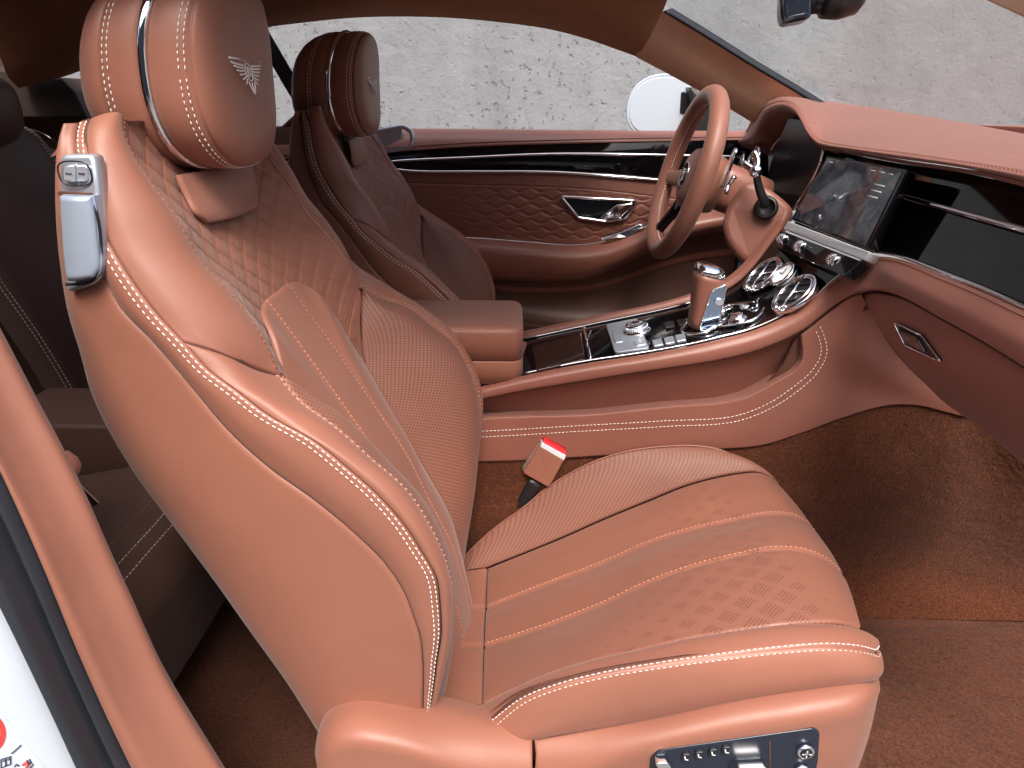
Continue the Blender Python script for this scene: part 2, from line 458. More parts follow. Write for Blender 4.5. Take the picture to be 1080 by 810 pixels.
mx = t.n('ShaderNodeMix'); mx.data_type = 'RGBA'; t.l(t.math('MULTIPLY', pz, .22), mx.inputs[0]); t.l(base, mx.inputs[6]); mx.inputs[7].default_value = (.09, .083, .08, 1)
t.l(mx.outputs[2], t.b.inputs['Base Color']); t.b.inputs['Roughness'].default_value = .9
bp = t.n('ShaderNodeBump', Strength=.6, Distance=.02); t.l(t.math('SUBTRACT', n2.outputs[0], pz), bp.inputs['Height']); t.l(bp.outputs[0], t.b.inputs['Normal'])
# windscreen glass: lightly tinted, sheet-like
t = NT('glass'); tr = t.n('ShaderNodeBsdfTransparent'); tr.inputs[0].default_value = (.90, .92, .92, 1)
gl = t.n('ShaderNodeBsdfGlossy'); gl.inputs['Roughness'].default_value = .02
fr = t.n('ShaderNodeFresnel', IOR=1.3); ms = t.n('ShaderNodeMixShader'); t.l(t.math('MULTIPLY', fr.outputs[0], .5), ms.inputs[0])
t.l(tr.outputs[0], ms.inputs[1]); t.l(gl.outputs[0], ms.inputs[2]); t.l(ms.outputs[0], t.t.nodes['Material Output'].inputs[0])
# display glass with a faint map on it
t = NT('display'); uv = t.n('ShaderNodeUVMap')
n1 = t.n('ShaderNodeTexNoise', Scale=26.0, Detail=8.0, Roughness=.65, Distortion=.8); t.l(uv.outputs[0], n1.inputs['Vector'])
n2 = t.n('ShaderNodeTexVoronoi', Scale=38.0); n2.feature = 'DISTANCE_TO_EDGE'; t.l(uv.outputs[0], n2.inputs['Vector'])
road = t.math('LESS_THAN', n2.outputs['Distance'], .018)
c = t.ramp(n1.outputs[0], [(.38, (.004, .005, .008)), (.58, (.016, .017, .02)), (.72, (.05, .046, .042))])
mx = t.n('ShaderNodeMix'); mx.data_type = 'RGBA'; t.l(t.math('MULTIPLY', road, .16), mx.inputs[0]); t.l(c, mx.inputs[6]); mx.inputs[7].default_value = (.10, .10, .11, 1)
t.b.inputs['Base Color'].default_value = (.005, .005, .006, 1); t.b.inputs['Roughness'].default_value = .06
t.l(mx.outputs[2], t.b.inputs['Emission Color']); t.b.inputs['Emission Strength'].default_value = .9

#PART2
# ================================================================== SETTING
FLOOR = H-.95
def sheet(name, pts, m, kind='structure', thick=.02, d=(0, 0, -1)):
    mb = MB(); slab(mb, np.array(pts, float), d, thick, 0, m); return mb.build(name, kind=kind)
sheet('ground', [(-60, -60, 0), (60, -60, 0), (60, 60, 0), (-60, 60, 0)], 'paving')
mb = MB(); slab(mb, np.array([(-9, 4.2, 0), (9, 4.2, 0), (9, 4.2, 4.2), (-9, 4.2, 4.2)], float), (0, 1, 0), .25, 0, 'concrete')
for gx in (-4.7, -2.45, -.30, 4.7):      # formwork joints
    slab(mb, np.array([(gx-.004, 4.197, 0), (gx+.004, 4.197, 0), (gx+.004, 4.197, 4.2), (gx-.004, 4.197, 4.2)], float), (0, 1, 0), .003, 0, 'concrete')
cw = mb.build('concrete_wall')
mb = MB(); slab(mb, np.array([(-14, -7, 0), (14, -7, 0), (14, -7, 5.2), (-14, -7, 5.2)], float), (0, -1, 0), .3, 0, 'blocker_dark'); mb.build('sky_blocker', cw)  # added unseen wall behind the camera, cuts off the low sky light
tag(cw, 'pale pitted concrete wall standing behind the car', 'wall')
sheet('carpet_floor', [(-1.5, .52, FLOOR), (1.35, .52, FLOOR), (1.35, 2.0, FLOOR), (-1.5, 2.0, FLOOR)], 'carpet')

# ================================================================== FRONT SEATS
YC = .88; YCAR = 1.255
def mir(q): q = np.array(q, float); q[..., 1] = 2*YC-q[..., 1]; return q
def rowsym(edge, sfrac, xc, lift=0):
    """symmetric row across the backrest from near edge to far edge"""
    e = np.array(edge); s = YC-e[1]
    pts = []
    for f in (1, .62, .3, 0): pts.append([xc+(e[0]-xc)*(f**2.2), YC-s*f, e[2]])
    pts = np.array(pts); far = mir(pts[:-1])[::-1]
    return np.concatenate([pts, far])
def gline_Y(g, y, v0=0., v1=1.):
    n = g.G.shape[0]; pts = []; nr = []
    for j in range(int(v0*(n-1)), int(v1*(n-1))+1):
        Y = g.G[j, :, 1]; o = np.argsort(Y)
        pts.append([np.interp(y, Y[o], g.G[j, o, k]) for k in range(3)]); nr.append([np.interp(y, Y[o], g.N[j, o, k]) for k in range(3)])
    return np.array(pts), np.array(nr)
# --- curves read off the near side of the seat
A_ = pc([(84, 129, .73), (78, 150, .725), (74, 200, .715), (75, 265, .71), (79, 312, .705), (91, 370, .70), (100, 410, .695), (140, 490, .685), (175, 540, .68), (225, 610, .672), (260, 660, .668), (300, 715, .664), (335, 768, .66), (352, 792, .66)])
B_ = pc([(85, 130, .71), (80, 150, .692), (82, 200, .668), (94, 255, .653), (112, 299, .643), (127, 327, .639), (151, 351, .635), (178, 381, .631), (207, 416, .627), (240, 455, .623), (284, 495, .618), (329, 527, .612), (373, 563, .607), (406, 595.6, .604), (427, 628, .603), (436, 652, .603), (442, 669, .604), (445.5, 698, .607), (445.5, 747, .614), (445, 765, .618)])
C_ = pc([(94, 127, .715), (90, 143, .687), (92, 165, .668), (99, 210, .652), (111, 249, .642), (127, 278.5, .636), (148, 310, .631), (169, 336, .628), (193, 361, .625), (219, 390, .622), (246, 410, .619), (281, 437, .615), (329, 464, .610), (364, 492, .606), (397, 521, .603), (424, 551, .601), (444, 581, .601), (459, 607, .602), (464, 640, .605), (465, 669, .608), (461, 695, .612), (458, 718, .616), (453, 751, .622), (450, 768, .626)])
C_up = pc([(94, 127, .715), (90, 143, .687), (92, 165, .668), (99, 210, .652), (111, 249, .642), (127, 278.5, .636), (148, 310, .631), (169, 336, .628), (193, 361, .625)])
C_lo = pc([(193, 361, .625), (219, 390, .622), (246, 410, .619), (281, 437, .615), (329, 464, .610), (364, 492, .606), (397, 521, .603), (424, 551, .601), (444, 581, .601), (459, 607, .602), (464, 640, .605), (465, 669, .608), (461, 695, .612), (458, 718, .616), (453, 751, .622), (450, 768, .626)])
D_ = pc([(132, 127, .735), (131, 142, .718), (142, 169, .712), (160, 196, .71), (189.6, 235.6, .706), (216, 280, .702), (246, 312.6, .70), (267, 339, .698), (284, 366, .695), (297, 396, .69)])
D2 = D_[-1]
E_ = np.concatenate([D2[None], pc([(320, 425, .668), (358, 453, .650), (394, 486, .642), (430, 518, .637), (453, 554, .635), (468, 587, .635), (475, 619, .636), (474, 658, .637), (468, 698, .640), (456, 745, .646), (450, 765, .65)])])
R_ = np.concatenate([D2[None]+[[.002, .004, 0]], pc([(326, 416, .692), (361, 438, .686), (408, 484, .678), (449, 531, .672), (473, 582, .67), (480, 622, .67), (479, 658, .67), (475, 696, .67), (464, 740, .672), (458, 762, .674)])])
LBT = pc([(193, 361, .625), (222, 369, .632), (249, 378, .648), (267, 388, .664), (283, 394, .678)])
LBT = np.concatenate([LBT, D2[None]])
G_ = mir(np.concatenate([mir(D2)[None], pc([(381, 340, 1.042), (385, 386, 1.022), (400, 415, 1.016), (420, 450, 1.012), (450, 500, 1.010), (475, 545, 1.010), (484, 580, 1.01), (489, 615, 1.01)])]))
G1 = G_[2]

def wing_emblem(mb, c, u, v, n, s, m, thin=1.0, asp=1.0):
    """oval badge with a B, wings of feather strokes and a tail; u to the right, v up, n outwards"""
    c = np.array(c); k_ = thin
    def q(x, y): return c+u*(x*s*asp)+v*(y*s*1.25)+n*.0006
    def stroke(pts, r=.022): tube(mb, cr([q(*p) for p in pts], 10), r*s*k_, m, n=6, flat=.8, updir=n)
    tube(mb, ringpts(q(0, -.02), u, v, .20*s*asp, .38*s, 28), .024*s*k_, m, n=6, closed=True, flat=.6, updir=n)
    stroke([(-.06, -.15), (-.06, .13)]); stroke([(-.06, .13), (.055, .11), (.05, .0), (-.05, -.01)]); stroke([(-.05, -.01), (.075, -.03), (.065, -.14), (-.06, -.15)])
    for sg in (-1, 1):
        for k in range(6):
            a = k/5
            st = (sg*(.26-.03*a), .20-.44*a); ln = .74-.60*a
            en = (sg*(.26+ln), .27-.60*a-.10*a*a)
            stroke([st, ((st[0]+en[0])/2, (st[1]+en[1])/2-.02), en], .030-.008*a)
        stroke([(sg*.09, .32), (sg*.22, .38), (sg*.5, .40), (sg*1.06, .40)], .028)
        stroke([(sg*.20, -.36), (sg*.14, -.52), (sg*.03, -.74)], .026)
    tube(mb, ringpts(q(0, .40), u, v, .08*s, .07*s, 14), .022*s*k_, m, n=6, closed=True, flat=.6, updir=n)
    stroke([(0, -.38), (0, -.78)], .024)

def make_seat(label, driver):
    T = (lambda V: np.stack([V[:, 0]-.014, 2*YCAR-V[:, 1], V[:, 2]], 1)) if driver else None
    yc = 2*YCAR-YC if driver else YC
    root = thing('front_seat', label, 'car seat', (0., yc, FLOOR), 'front seats')
    # ---------------- backrest
    mb = MB(T); st = Lines(T)
    for S in ((lambda q: q), mir):
        o1 = EYE if S is not mir else None
        outv = (.15, -1, .15) if S is not mir else (.15, 1, .15)
        n = 70
        side = [S(mix(A_, B_, 0)), S(mix(A_, B_, .12, (.0, -.022, .0))), S(mix(A_, B_, .35, (0, -.026, 0))), S(mix(A_, B_, .7, (0, -.014, 0))), S(mix(A_, B_, 1))]
        patch(mb, side, 'leather', 70, 18, roll=(0, 0, 0, .007), rd=.0035, out=outv)
        g = patch(mb, [S(mix(B_, C_, 0)), S(mix(B_, C_, .5, (0, -.005, 0))), S(mix(B_, C_, 1))], 'leather', 90, 10, roll=(0, 0, .007, .005), rd=.003, out=outv)
        for d in (.0032, .0088): stitches(st, *gline(g, 'v1', d, .0, .985), 'thread_white', L=.0047, gap=.0022, r=.00068)
        def pin(c, at, t_):
            c = c.copy(); tgt = cr(LBT, ts=[t_])[0]; n = len(c); wgt = np.exp(-np.arange(n)/5.0)
            if at == -1: wgt = wgt[::-1]
            return c+np.outer(wgt, tgt-c[at])
        g = patch(mb, [S(mix(C_up, D_, 0)), S(pin(mix(C_up, D_, .3, (.006, -.016, .004)), -1, .3)), S(pin(mix(C_up, D_, .65, (.012, -.014, .008)), -1, .65)), S(pin(mix(C_up, D_, .9, (.006, -.004, .004)), -1, .9)), S(mix(C_up, D_, 1))], 'leather', 60, 22, roll=(0, .006, .006, .006), rd=.0035, out=outv)
        stitches(st, *gline(g, 'v1', .0055), 'thread_tan', L=.0042, gap=.003, r=.0008, skew=.2)
        Lm = [S(mix(C_lo, E_, 0)), S(pin(mix(C_lo, E_, .35, (.006, -.012, .004), taper=.4), 0, .35)), S(pin(mix(C_lo, E_, .7, (.008, -.010, .006), taper=.4), 0, .7)), S(mix(C_lo, E_, 1))]
        g = patch(mb, Lm, 'leather', 70, 20, roll=(.005, 0, .006, .005), rd=.003, out=outv)
        stitches(st, *gline(g, 'v1', .006), 'thread_light', L=.0045, gap=.0032, r=.0011, skew=.35)
        for cv, rr_, of_ in ((B_, .0018, (0, .004, 0)), (C_, .0034, (-.002, .005, -.001)), (LBT, .004, (-.002, .005, -.003)), (D_, .0022, (-.005, .003, -.004))): tube(mb, S(cr(cv, 60)+np.array(of_)), rr_, 'groove', n=6)
        # shoulder cap between strip top and headrest
    A1 = cr(A_, 60); mA = mir(A1)
    patch(mb, [A1, A1+[-.010, .06, 0], np.stack([A1[:, 0]-.030, np.full(60, YC), A1[:, 2]], 1), mA+[-.010, -.06, 0], mA], 'leather', 60, 18, out=(-1, 0, 0))
    # top of the backrest, behind and under the headrest
    tn = np.array([A_[0], C_[0]+[0, 0, .001], D_[0]]); tr = np.concatenate([tn, [[-.42, YC-.08, H-.022], [-.43, YC, H-.03]]]); tr = np.concatenate([tr, mir(tr[:-1])[::-1]])
    bk = tr.copy(); bk[:, 0] -= .05; bk[:, 2] -= .035; bk[:, 1] = YC+(bk[:, 1]-YC)*.9
    patch(mb, [tr, bk], 'leather', 60, 4, out=(0, 0, 1))
    back = mb.build('backrest', root); st.build('stitching', back)
    # quilted upper panel
    mq = MB(T)
    zc = np.array([-.42, -.395, -.32, -.281, -.251, -.221, -.193, -.161, -.117, -.081, -.056, -.019, .02]); xc = np.array([-.255, -.268, -.302, -.320, -.334, -.346, -.358, -.373, -.394, -.408, -.418, -.428, -.436])
    edge = np.concatenate([D_, G_[1:3]])
    rows = [rowsym(e, 0, np.interp(e[2]-H, zc, xc)) for e in edge]
    def quilt(G, su, sv):
        y = (G[..., 1]-YC); t_ = G[..., 2]-.35*G[..., 0]
        a = y/.046+t_/.038; b = y/.046-t_/.038
        def ln(x, w): x = np.abs(x-np.round(x)); return np.exp(-(x/w)**2)
        h = -.0026*np.maximum(ln(a, .042), ln(b, .042))-.0018*np.maximum(ln(a+.2, .03), ln(b+.2, .03))
        e = np.minimum(np.minimum(su, su[:, -1:]-su)/.02, 1.0); return h*np.clip(e, 0, 1)
    g = patch(mq, rows, 'leather_quilted', 150, 130, roll=(.006, .006, 0, 0), rd=.003, disp=quilt, out=(1, 0, .3))
    mq.build('quilted_panel', back)
    # guide cover under the headrest
    mt = MB(T)
    top = np.array([[-.402, YC-.085, H-.07], [-.398, YC, H-.07], [-.402, YC+.085, H-.07]]); 
    patch(mt, [pc([(183, 186, .782), (225, 180, .872), (262, 176, .955)]), pc([(192, 207, .782), (236, 201, .872), (266, 193, .955)]), pc([(207, 231, .786), (245, 226, .872), (268, 214, .952)]), pc([(215, 238, .800), (246, 231, .872), (267, 220, .942)])], 'leather', 30, 14, roll=(.006, .006, .0, .006), rd=.005, out=(1, 0, .2))
    mt.v[0] = mt.v[0]+np.array([.007, 0, .002]); mt.build('headrest_guide', back)
    # centre panel
    mc = MB(T); sc = Lines(T)
    half = np.concatenate([pc([(289, 308, .88), (313, 297, .95)]), pc([(334, 309, .966), (350, 332, .98), (366, 359, 1.0)]), mir(G_[2])[None]])
    nh = mir(half[1:]); nh[:, 1] -= np.array([.002, .016, .026, .032, .036]); nh[:, 0] -= np.array([0, .002, .003, .004, .004]); arch = np.concatenate([nh[::-1], half])
    def crow(i, lift):
        e = G_[i]; xs = np.interp(-(e[2]-H), [.377, .497, .684, .80], [-.257, -.191, -.115, -.092])
        return np.array([e-[.006, .022, 0], [xs-.004, YC-.085, e[2]], [xs, YC, e[2]], [xs-.004, YC+.085, e[2]], mir(e)])
    rows = [arch]+[crow(i, 0) for i in range(3, len(G_))]; rows = [r_+np.array([.0045, 0, .001])*(1-min(1, k_/5)) for k_, r_ in enumerate(rows)]
    def chan(G, su, sv): 
        y = np.abs(G[..., 1]-YC); return -.0032*np.exp(-((y-.045)/.0035)**2)
    g = patch(mc, rows, 'leather_insert', 110, 40, roll=(.006, .006, .006, 0), rd=.006, disp=chan, out=(1, 0, .3))
    for y in (YC-.041, YC+.041): stitches(sc, *gline_Y(g, y, .06, .98), 'thread_light', L=.0042, gap=.003, r=.0007)
    cpo = mc.build('centre_panel', back); sc.build('stitching', back)
    # perforated inner bolsters
    for S in ((lambda q: q), mir):
        mp_ = MB(T)
        patch(mp_, [S(cr(E_, 60)), S(cr(R_, 60)), S(mix(R_, G_, .3, (.010, .006, .0), taper=.5)), S(mix(R_, G_, .7, (.006, .002, 0), taper=.5)), S(cr(G_, 60))], 'leather_perforated', 70, 30, roll=(0, 0, .005, .006), rd=.004, out=(.6, .6 if S is not mir else -.6, .2), uvs=uv_side)
        mp_.build('perforated_bolster', back)
    # ---------------- headrest
    sp_ = pc([(149, 0, .768), (148, 40, .768), (151, 80, .768), (158, 115, .768), (170, 150, .772), (185, 183, .776)])
    pf = np.polyfit(sp_[:, 2], sp_[:, 0], 2)
    zc0 = H+.028; hh = .106; hw = .113
    def loop(dx, ins, n=72, e=2.7, zs=0.):
        q = ringpts((0, YC, zc0), np.array([0, -1., 0]), np.array([0, 0, 1.]), hw-ins, hh-ins*.95, n, e)
        q[:, 2] += zs
        q[:, 0] = np.polyval(pf, q[:, 2])+dx; return q
    mh = MB(T); sh = Lines(T); me_ = MB(T)
    fr = [(.002, .012), (.004, .004), (.009, .001), (.018, 0), (.030, .0), (.042, .002), (.0475, .004), (.0485, .0058), (.0495, .0045), (.053, .006), (.058, .011), (.063, .021), (.066, .036), (.0675, .055), (.0685, .08), (.069, .105)]
    def sheared(dx, ins):
        q = loop(dx, ins); f = min(1, max(0, (dx-.03)/.039))
        q[:, 0] = q[:, 0]*(1-.55*f)+(.55*f)*(np.polyval(pf, zc0)+dx+.004); return q
    rings_body(mh, [sheared(*p) for p in fr], 'leather', flip=False)
    rr = [(-.002, .012), (-.004, .004), (-.010, .001), (-.022, .001), (-.034, .003), (-.044, .0055), (-.045, .007), (-.046, .006), (-.058, .011), (-.070, .020), (-.079, .034), (-.085, .055), (-.088, .08), (-.089, .105)]
    def rear(dx, ins):
        q = loop(dx, ins); f = min(1, max(0, -dx/.085)); q[:, 0] -= f*.10*np.clip(zc0+.09-q[:, 2], -.1, .19)*.9; return q
    rings_body(mh, [rear(*p) for p in rr], 'leather', flip=True)
    head = mh.build('headrest', root)
    def lnorm(q):
        c = np.array([q[:, 0].mean(), YC, zc0]); d = q-c; d[:, 0] = 0; return d/np.linalg.norm(d, axis=1, keepdims=True)
    for dx, ins in ((.0375, .0012), (.0435, .0022)):
        q = sheared(dx, ins); q = np.concatenate([q, q[:1]]); stitches(sh, q, lnorm(q), 'thread_white', L=.0047, gap=.0022, r=.00068)
    for dx, ins in ((-.0345, .003), (-.0400, .0046)):
        q = rear(dx, ins); q = np.concatenate([q, q[:1]]); stitches(sh, q, lnorm(q), 'thread_white', L=.0047, gap=.0022, r=.00068)
    sh.build('stitching', head)
    tube(me_, loop(0, .0030), .0052, 'chrome', n=10, closed=True); me_.build('chrome_strip', head)
    # emblem embroidered on the front face
    mm = MB()
    fx = np.polyval(pf, zc0)*.45+.55*(np.polyval(pf, zc0)+.09)+.078*.45+.0
    n_ = np.array([.985, 0, .17]); n_ /= np.linalg.norm(n_); u_ = np.array([0, 1., 0]); v_ = np.cross(n_, u_)
    ec = sheared(.0683, .075)[:, 0].mean()
    wing_emblem(mm, (ec+.0012-(.014 if driver else 0), yc-.012, zc0+.002), u_, v_, n_, .0255, 'thread_silver', 1.5, 1.75)
    mm.build('emblem', head)
    # ---------------- silver shoulder bezel with buttons and release lever
    mz = MB(T)
    slab(mz, rounded(pc([(63, 163, .648), (98, 163, .648), (102, 190, .643), (105, 215, .640), (110, 262, .636), (108, 290, .636), (97, 301, .637), (71, 309, .643), (66, 280, .645), (62, 220, .648)]), .006), (.1, 1, 0), .014, .003, 'brushed_silver', smooth=True)
    bz = mz.build('shoulder_bezel', root)
    mv = MB(T); ll = pc([(61, 206, .634), (62.5, 235, .633), (65, 270, .631), (69, 297, .629)]); lr = pc([(95, 207, .631), (99, 232, .629), (102, 260, .627), (103, 284, .626), (98, 294, .626)])
    patch(mv, [ll, mix(ll, lr, .5, (-.001, -.003, 0)), lr], 'blue_silver', 30, 16, roll=(.005, .006, .004, .006), rd=.005, out=(-.1, -1, 0))
    rim_ = np.concatenate([cr(ll, 12), cr(lr, 12)[::-1]])+[.001, .0045, 0]; slab(mv, rim_, (.1, 1, 0), .008, 0, 'blue_silver'); lev = mv.build('release_lever', bz)
    mg = MB(T); slab(mg, pc([(61, 202, .6425), (95, 204, .639), (94, 208, .639), (61, 206, .6425)]), (.25, 1, 0), .004, 0, 'groove')
    tube(mg, cr(pc([(94, 208, .6375), (99, 216, .636), (105, 284, .632), (100, 294, .632), (70, 300, .638)]), 30), .0016, 'black_plastic', n=6); mg.build('lever_gap', bz)
    if driver:
        ml = MB(); q = rounded(pc([(388, 140, 1.86), (426, 133.5, 1.86), (434, 139, 1.86), (435.5, 150, 1.86), (431, 155.5, 1.86), (402, 160, 1.86)]), .008)
        tube(ml, q, .0058, 'brushed_silver', n=10, closed=True); slab(ml, pc([(386, 138, 1.865), (424, 134, 1.865), (424, 146, 1.865), (398, 158, 1.865)]), (.2, 1, 0), .012, .003, 'brushed_silver', smooth=True); ml.build('release_loop', bz)
    for x0, x1 in ((66, 78.3), (79.7, 92)):
        mbn = MB(T); slab(mbn, rounded(pc([(x0, 174, .6435), (x1, 174, .6435), (x1, 192, .6425), (x0, 192, .6425)]), [.007, .001, .001, .007] if x0 < 70 else [.001, .007, .007, .001]), (.25, 1, 0), .008, .0015, 'brushed_silver', smooth=True)
        a = pc([((x0+x1)/2-3, 183, .6424), ((x0+x1)/2+3, 183, .6424)]); tube(mbn, a, .0007, 'print_dark', n=5)
        mbn.build('button', bz)
    mbn = MB(T); tube(mbn, ringpts(P(79, 183, .6432), np.array([1., .0, 0]), np.array([0, 0, 1.]), .0152, .0108, 36, 3), .0008, 'black_plastic', n=6, closed=True); mbn.build('button_frame', bz)
    # ---------------- cushion
    mk = MB(T); sk = Lines(T)
    CS0 = pc([(505, 796, .606), (562, 782, .60), (630, 770, .599), (694, 758.5, .599), (780, 740, .599), (865, 727, .601), (905, 722, .606), (922, 718, .625), (924, 706, .66)])
    CS1 = pc([(490, 787, .626), (521, 761, .614), (552, 737, .607), (591, 722, .603), (640, 710, .602), (694, 701, .602), (759, 692, .603), (828, 684, .606), (880, 681, .610), (910, 684, .618), (925, 688, .635), (926, 682, .66)])
    CS2 = pc([(470, 763, .675), (500, 748, .67), (531, 732, .665), (578, 711.5, .66), (624.5, 697, .658), (668.5, 687, .656), (720, 675, .655), (780, 665, .655), (839, 659, .656), (884, 660, .661), (909, 667, .668), (922, 678, .672)])
    ov = (.1, -1, .5)
    patch(mk, [cr(CS0, 60), mix(CS0, CS1, .35, (.003, -.008, 0)), mix(CS0, CS1, .7, (.003, -.007, 0)), cr(CS1, 60)], 'leather', 70, 16, roll=(0, 0, .006, .006), rd=.004, out=ov)
    g = patch(mk, [cr(CS1, 60), mix(CS1, CS2, .3, (0, -.004, .006)), mix(CS1, CS2, .7, (0, -.001, .009)), cr(CS2, 60)], 'leather', 70, 20, roll=(0, 0, .005, .006), rd=.004, out=(.1, -.6, 1))
    stitches(sk, *gline(g, 'v1', .0055, .03, 1), 'thread_tan', L=.0042, gap=.003, r=.0008, skew=.25)
    q, nq = gline(g, 'v0', .0035, .05, 1); stitches(sk, q, nq, 'thread_white', L=.0047, gap=.0022, r=.00068)
    g = patch(MB(T), [cr(CS1, 60), mix(CS0, CS1, .7, (.003, -.007, 0))], 'leather', 70, 10, out=ov)
    q, nq = gline(g, 'v0', .0052, .05, 1); stitches(sk, q-nq*.0006, nq, 'thread_white', L=.0047, gap=.0022, r=.00068)
    FS = pc([(514, 599), (549, 585), (593, 567), (638, 547), (682, 529), (727, 511), (780, 499), (800, 498), (817, 507), (826, 520)], 1.09)
    L1 = pc([(512, 641), (578.5, 615), (638, 592.6), (682, 573), (727, 558.5), (780, 547), (805, 542), (835, 543), (853, 552), (864, 566)], .95)
    L2 = pc([(510, 681), (578, 659), (638, 635.5), (682, 615), (727, 598.5), (780, 585), (810, 579), (845, 580), (872, 590), (890, 607)], .81)
    NS = pc([(508, 742, .666), (531, 731.5, .664), (578, 711, .659), (624.5, 696.5, .657), (668.5, 686.5, .655), (720, 674.5, .654), (780, 664.5, .654), (839, 657, .656), (886, 656, .664), (908, 662, .672)])
    FR = pc([(470, 612, 1.09), (500, 577, 1.12), (525, 555, 1.13), (549, 538, 1.135), (578.5, 514, 1.14), (608, 496, 1.142), (638, 483, 1.143), (667, 475.5, 1.143), (697, 471.7, 1.143), (727, 470.5, 1.14), (756, 474, 1.135), (780, 484, 1.122), (803, 499, 1.10), (815, 512, 1.09)])
    F2 = FR+[0, .02, -.03]; F3 = FR+[-.004, .022, -.14]
    # front skirt under the insert, far side wall
    sk0 = np.array([NS[-1], mix(NS, L2, .5)[-1], L2[-1], mix(L2, L1, .5)[-1], L1[-1], FS[-1]])
    patch(mk, [sk0, sk0+[.012, 0, -.03], sk0+[.006, 0, -.13]], 'leather', 40, 10, out=(1, 0, 0))
    patch(mk, [cr(FR, 50), cr(F2, 50), cr(F3, 50)], 'leather', 50, 10, out=(0, 1, .2))
    ft = np.array([CS1[-1], CS2[-1]]); patch(mk, [np.array([CS0[-1], CS0[-2]]), np.array([CS1[-1], CS1[-2]]), np.array([CS2[-1], CS2[-2]])], 'leather', 6, 6, out=(1, 0, 0))
    for cv, of_ in ((CS1, (-.001, .0075, -.003)), (CS2, (-.001, .003, -.0075))): tube(mk, cr(cv, 60)+np.array(of_), .0030, 'groove', n=6)
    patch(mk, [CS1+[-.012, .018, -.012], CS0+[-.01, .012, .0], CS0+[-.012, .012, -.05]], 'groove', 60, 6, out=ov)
    cus = mk.build('cushion', root)
    # insert: three channels
    mi_ = MB(T)
    def chan2(G, su, sv):
        y = G[..., 1]; return -.0048*(np.exp(-((y-.81)/.0045)**2)+np.exp(-((y-.95)/.0045)**2))
    mids = [NS, mix(NS, L2, .5, (0, 0, .004)), L2, mix(L2, L1, .5, (0, 0, .004)), L1, mix(L1, FS, .5, (0, 0, .004)), FS]
    g = patch(mi_, [cr(c, 60) for c in mids], 'leather_diamond', 80, 110, roll=(.006, 0, .006, .006), rd=.004, disp=chan2, out=(0, 0, 1), uvs=uv_top)
    for y in (.8165, .9565):
        pts = []; nr = []
        for i in range(g.G.shape[1]):
            Y = g.G[:, i, 1]; o = np.argsort(Y); pts.append([np.interp(y, Y[o], g.G[o, i, k]) for k in range(3)]); nr.append([np.interp(y, Y[o], g.N[o, i, k]) for k in range(3)])
        stitches(sk, pts, nr, 'thread_light', L=.0042, gap=.003, r=.0008)
    mi_.build('seat_insert', cus)
    mpb = MB(T)
    patch(mpb, [cr(FS, 60), mix(FS, FR, .35, (0, 0, .008)), mix(FS, FR, .75, (0, .002, .007)), cr(FR, 60)], 'leather_perforated', 70, 24, roll=(0, 0, .006, .003), rd=.004, out=(0, -.6, 1), uvs=uv_slope); 
    tube(mpb, cr(FR, 60)+[0, .001, .0005], .0016, 'leather', n=6)
    mpb.build('perforated_bolster', cus)
    mrb = MB(T)
    rb0 = pc([(472, 604, 1.08), (474, 640, .95), (472, 681, .81), (462, 748, .67)]); rb1 = pc([(514, 599, 1.09), (512, 641, .95), (510, 681, .81), (508, 742, .666)])
    g = patch(mrb, [rb0-[.05, 0, -.0], rb0, rb1], 'leather_insert', 60, 20, roll=(0, 0, 0, .006), rd=.004, disp=chan2, out=(0, 0, 1))
    mrb.build('rear_band', cus)
    patch(MB(T), [rb0, rb1], 'leather')
    sk.build('stitching', cus)
    # ---------------- side trim, hinge cover, control panel
    ms_ = MB(T)
    t0 = pc([(563, 780, .600), (630, 767.5, .600), (694, 755.5, .599), (780, 737, .599), (865, 724, .601), (905, 719, .607), (921, 718, .628), (922, 712, .66), (915, 686, .75)])
    t1 = pc([(563, 818, .577), (611, 806, .574), (655, 790, .573), (707, 776, .572), (780, 762, .572), (860, 750, .573), (906, 743, .581), (924, 737, .61), (926, 728, .65), (920, 703, .74)])
    c0, c1 = cr(t0, 60), cr(t1, 60)
    patch(ms_, [c0, c0*.5+c1*.5+[0.002, -.004, .004], c1, c1+[0, -.003, -.04], c1+[-.004, .0, -.17]], 'leather', 70, 24, roll=(.004, 0, .004, 0), rd=.002, out=ov)
    trim = ms_.build('side_trim', root)
    mhc = MB(T)
    h0 = pc([(334, 785, .60), (338, 764, .606), (349, 751, .609), (367, 742, .61), (389, 740, .61), (411, 744, .608), (442, 752, .606), (464, 757, .604), (500, 765.6, .601), (540, 775, .599), (562, 781, .598)])
    h1 = pc([(334, 806, .572), (340, 792, .566), (354, 782, .561), (373, 778, .559), (389, 779, .558), (433, 788, .558), (478, 805, .559), (520, 819, .560), (562, 833, .563)])
    c0, c1 = cr(h0, 60), cr(h1, 60)
    patch(mhc, [c0+[0, .05, -.02], c0, c0*.5+c1*.5+[0, -.005, .006], c1, c1+[0, -.004, -.03], c1+[.002, 0, -.17]], 'leather', 60, 30, roll=(0, .004, 0, 0), rd=.003, out=ov)
    mhc.build('hinge_cover', root)
    mpn = MB(T)
    Yp = .5665
    slab(mpn, rounded(pc([(686, 800), (694, 792), (717, 788.5), (858, 768.5), (865, 773), (863, 803), (856, 845), (690, 868), (684, 830)], Yp), .004), (0, 1, 0), .02, .0015, 'blue_black', smooth=True)
    pan = mpn.build('control_panel', root)
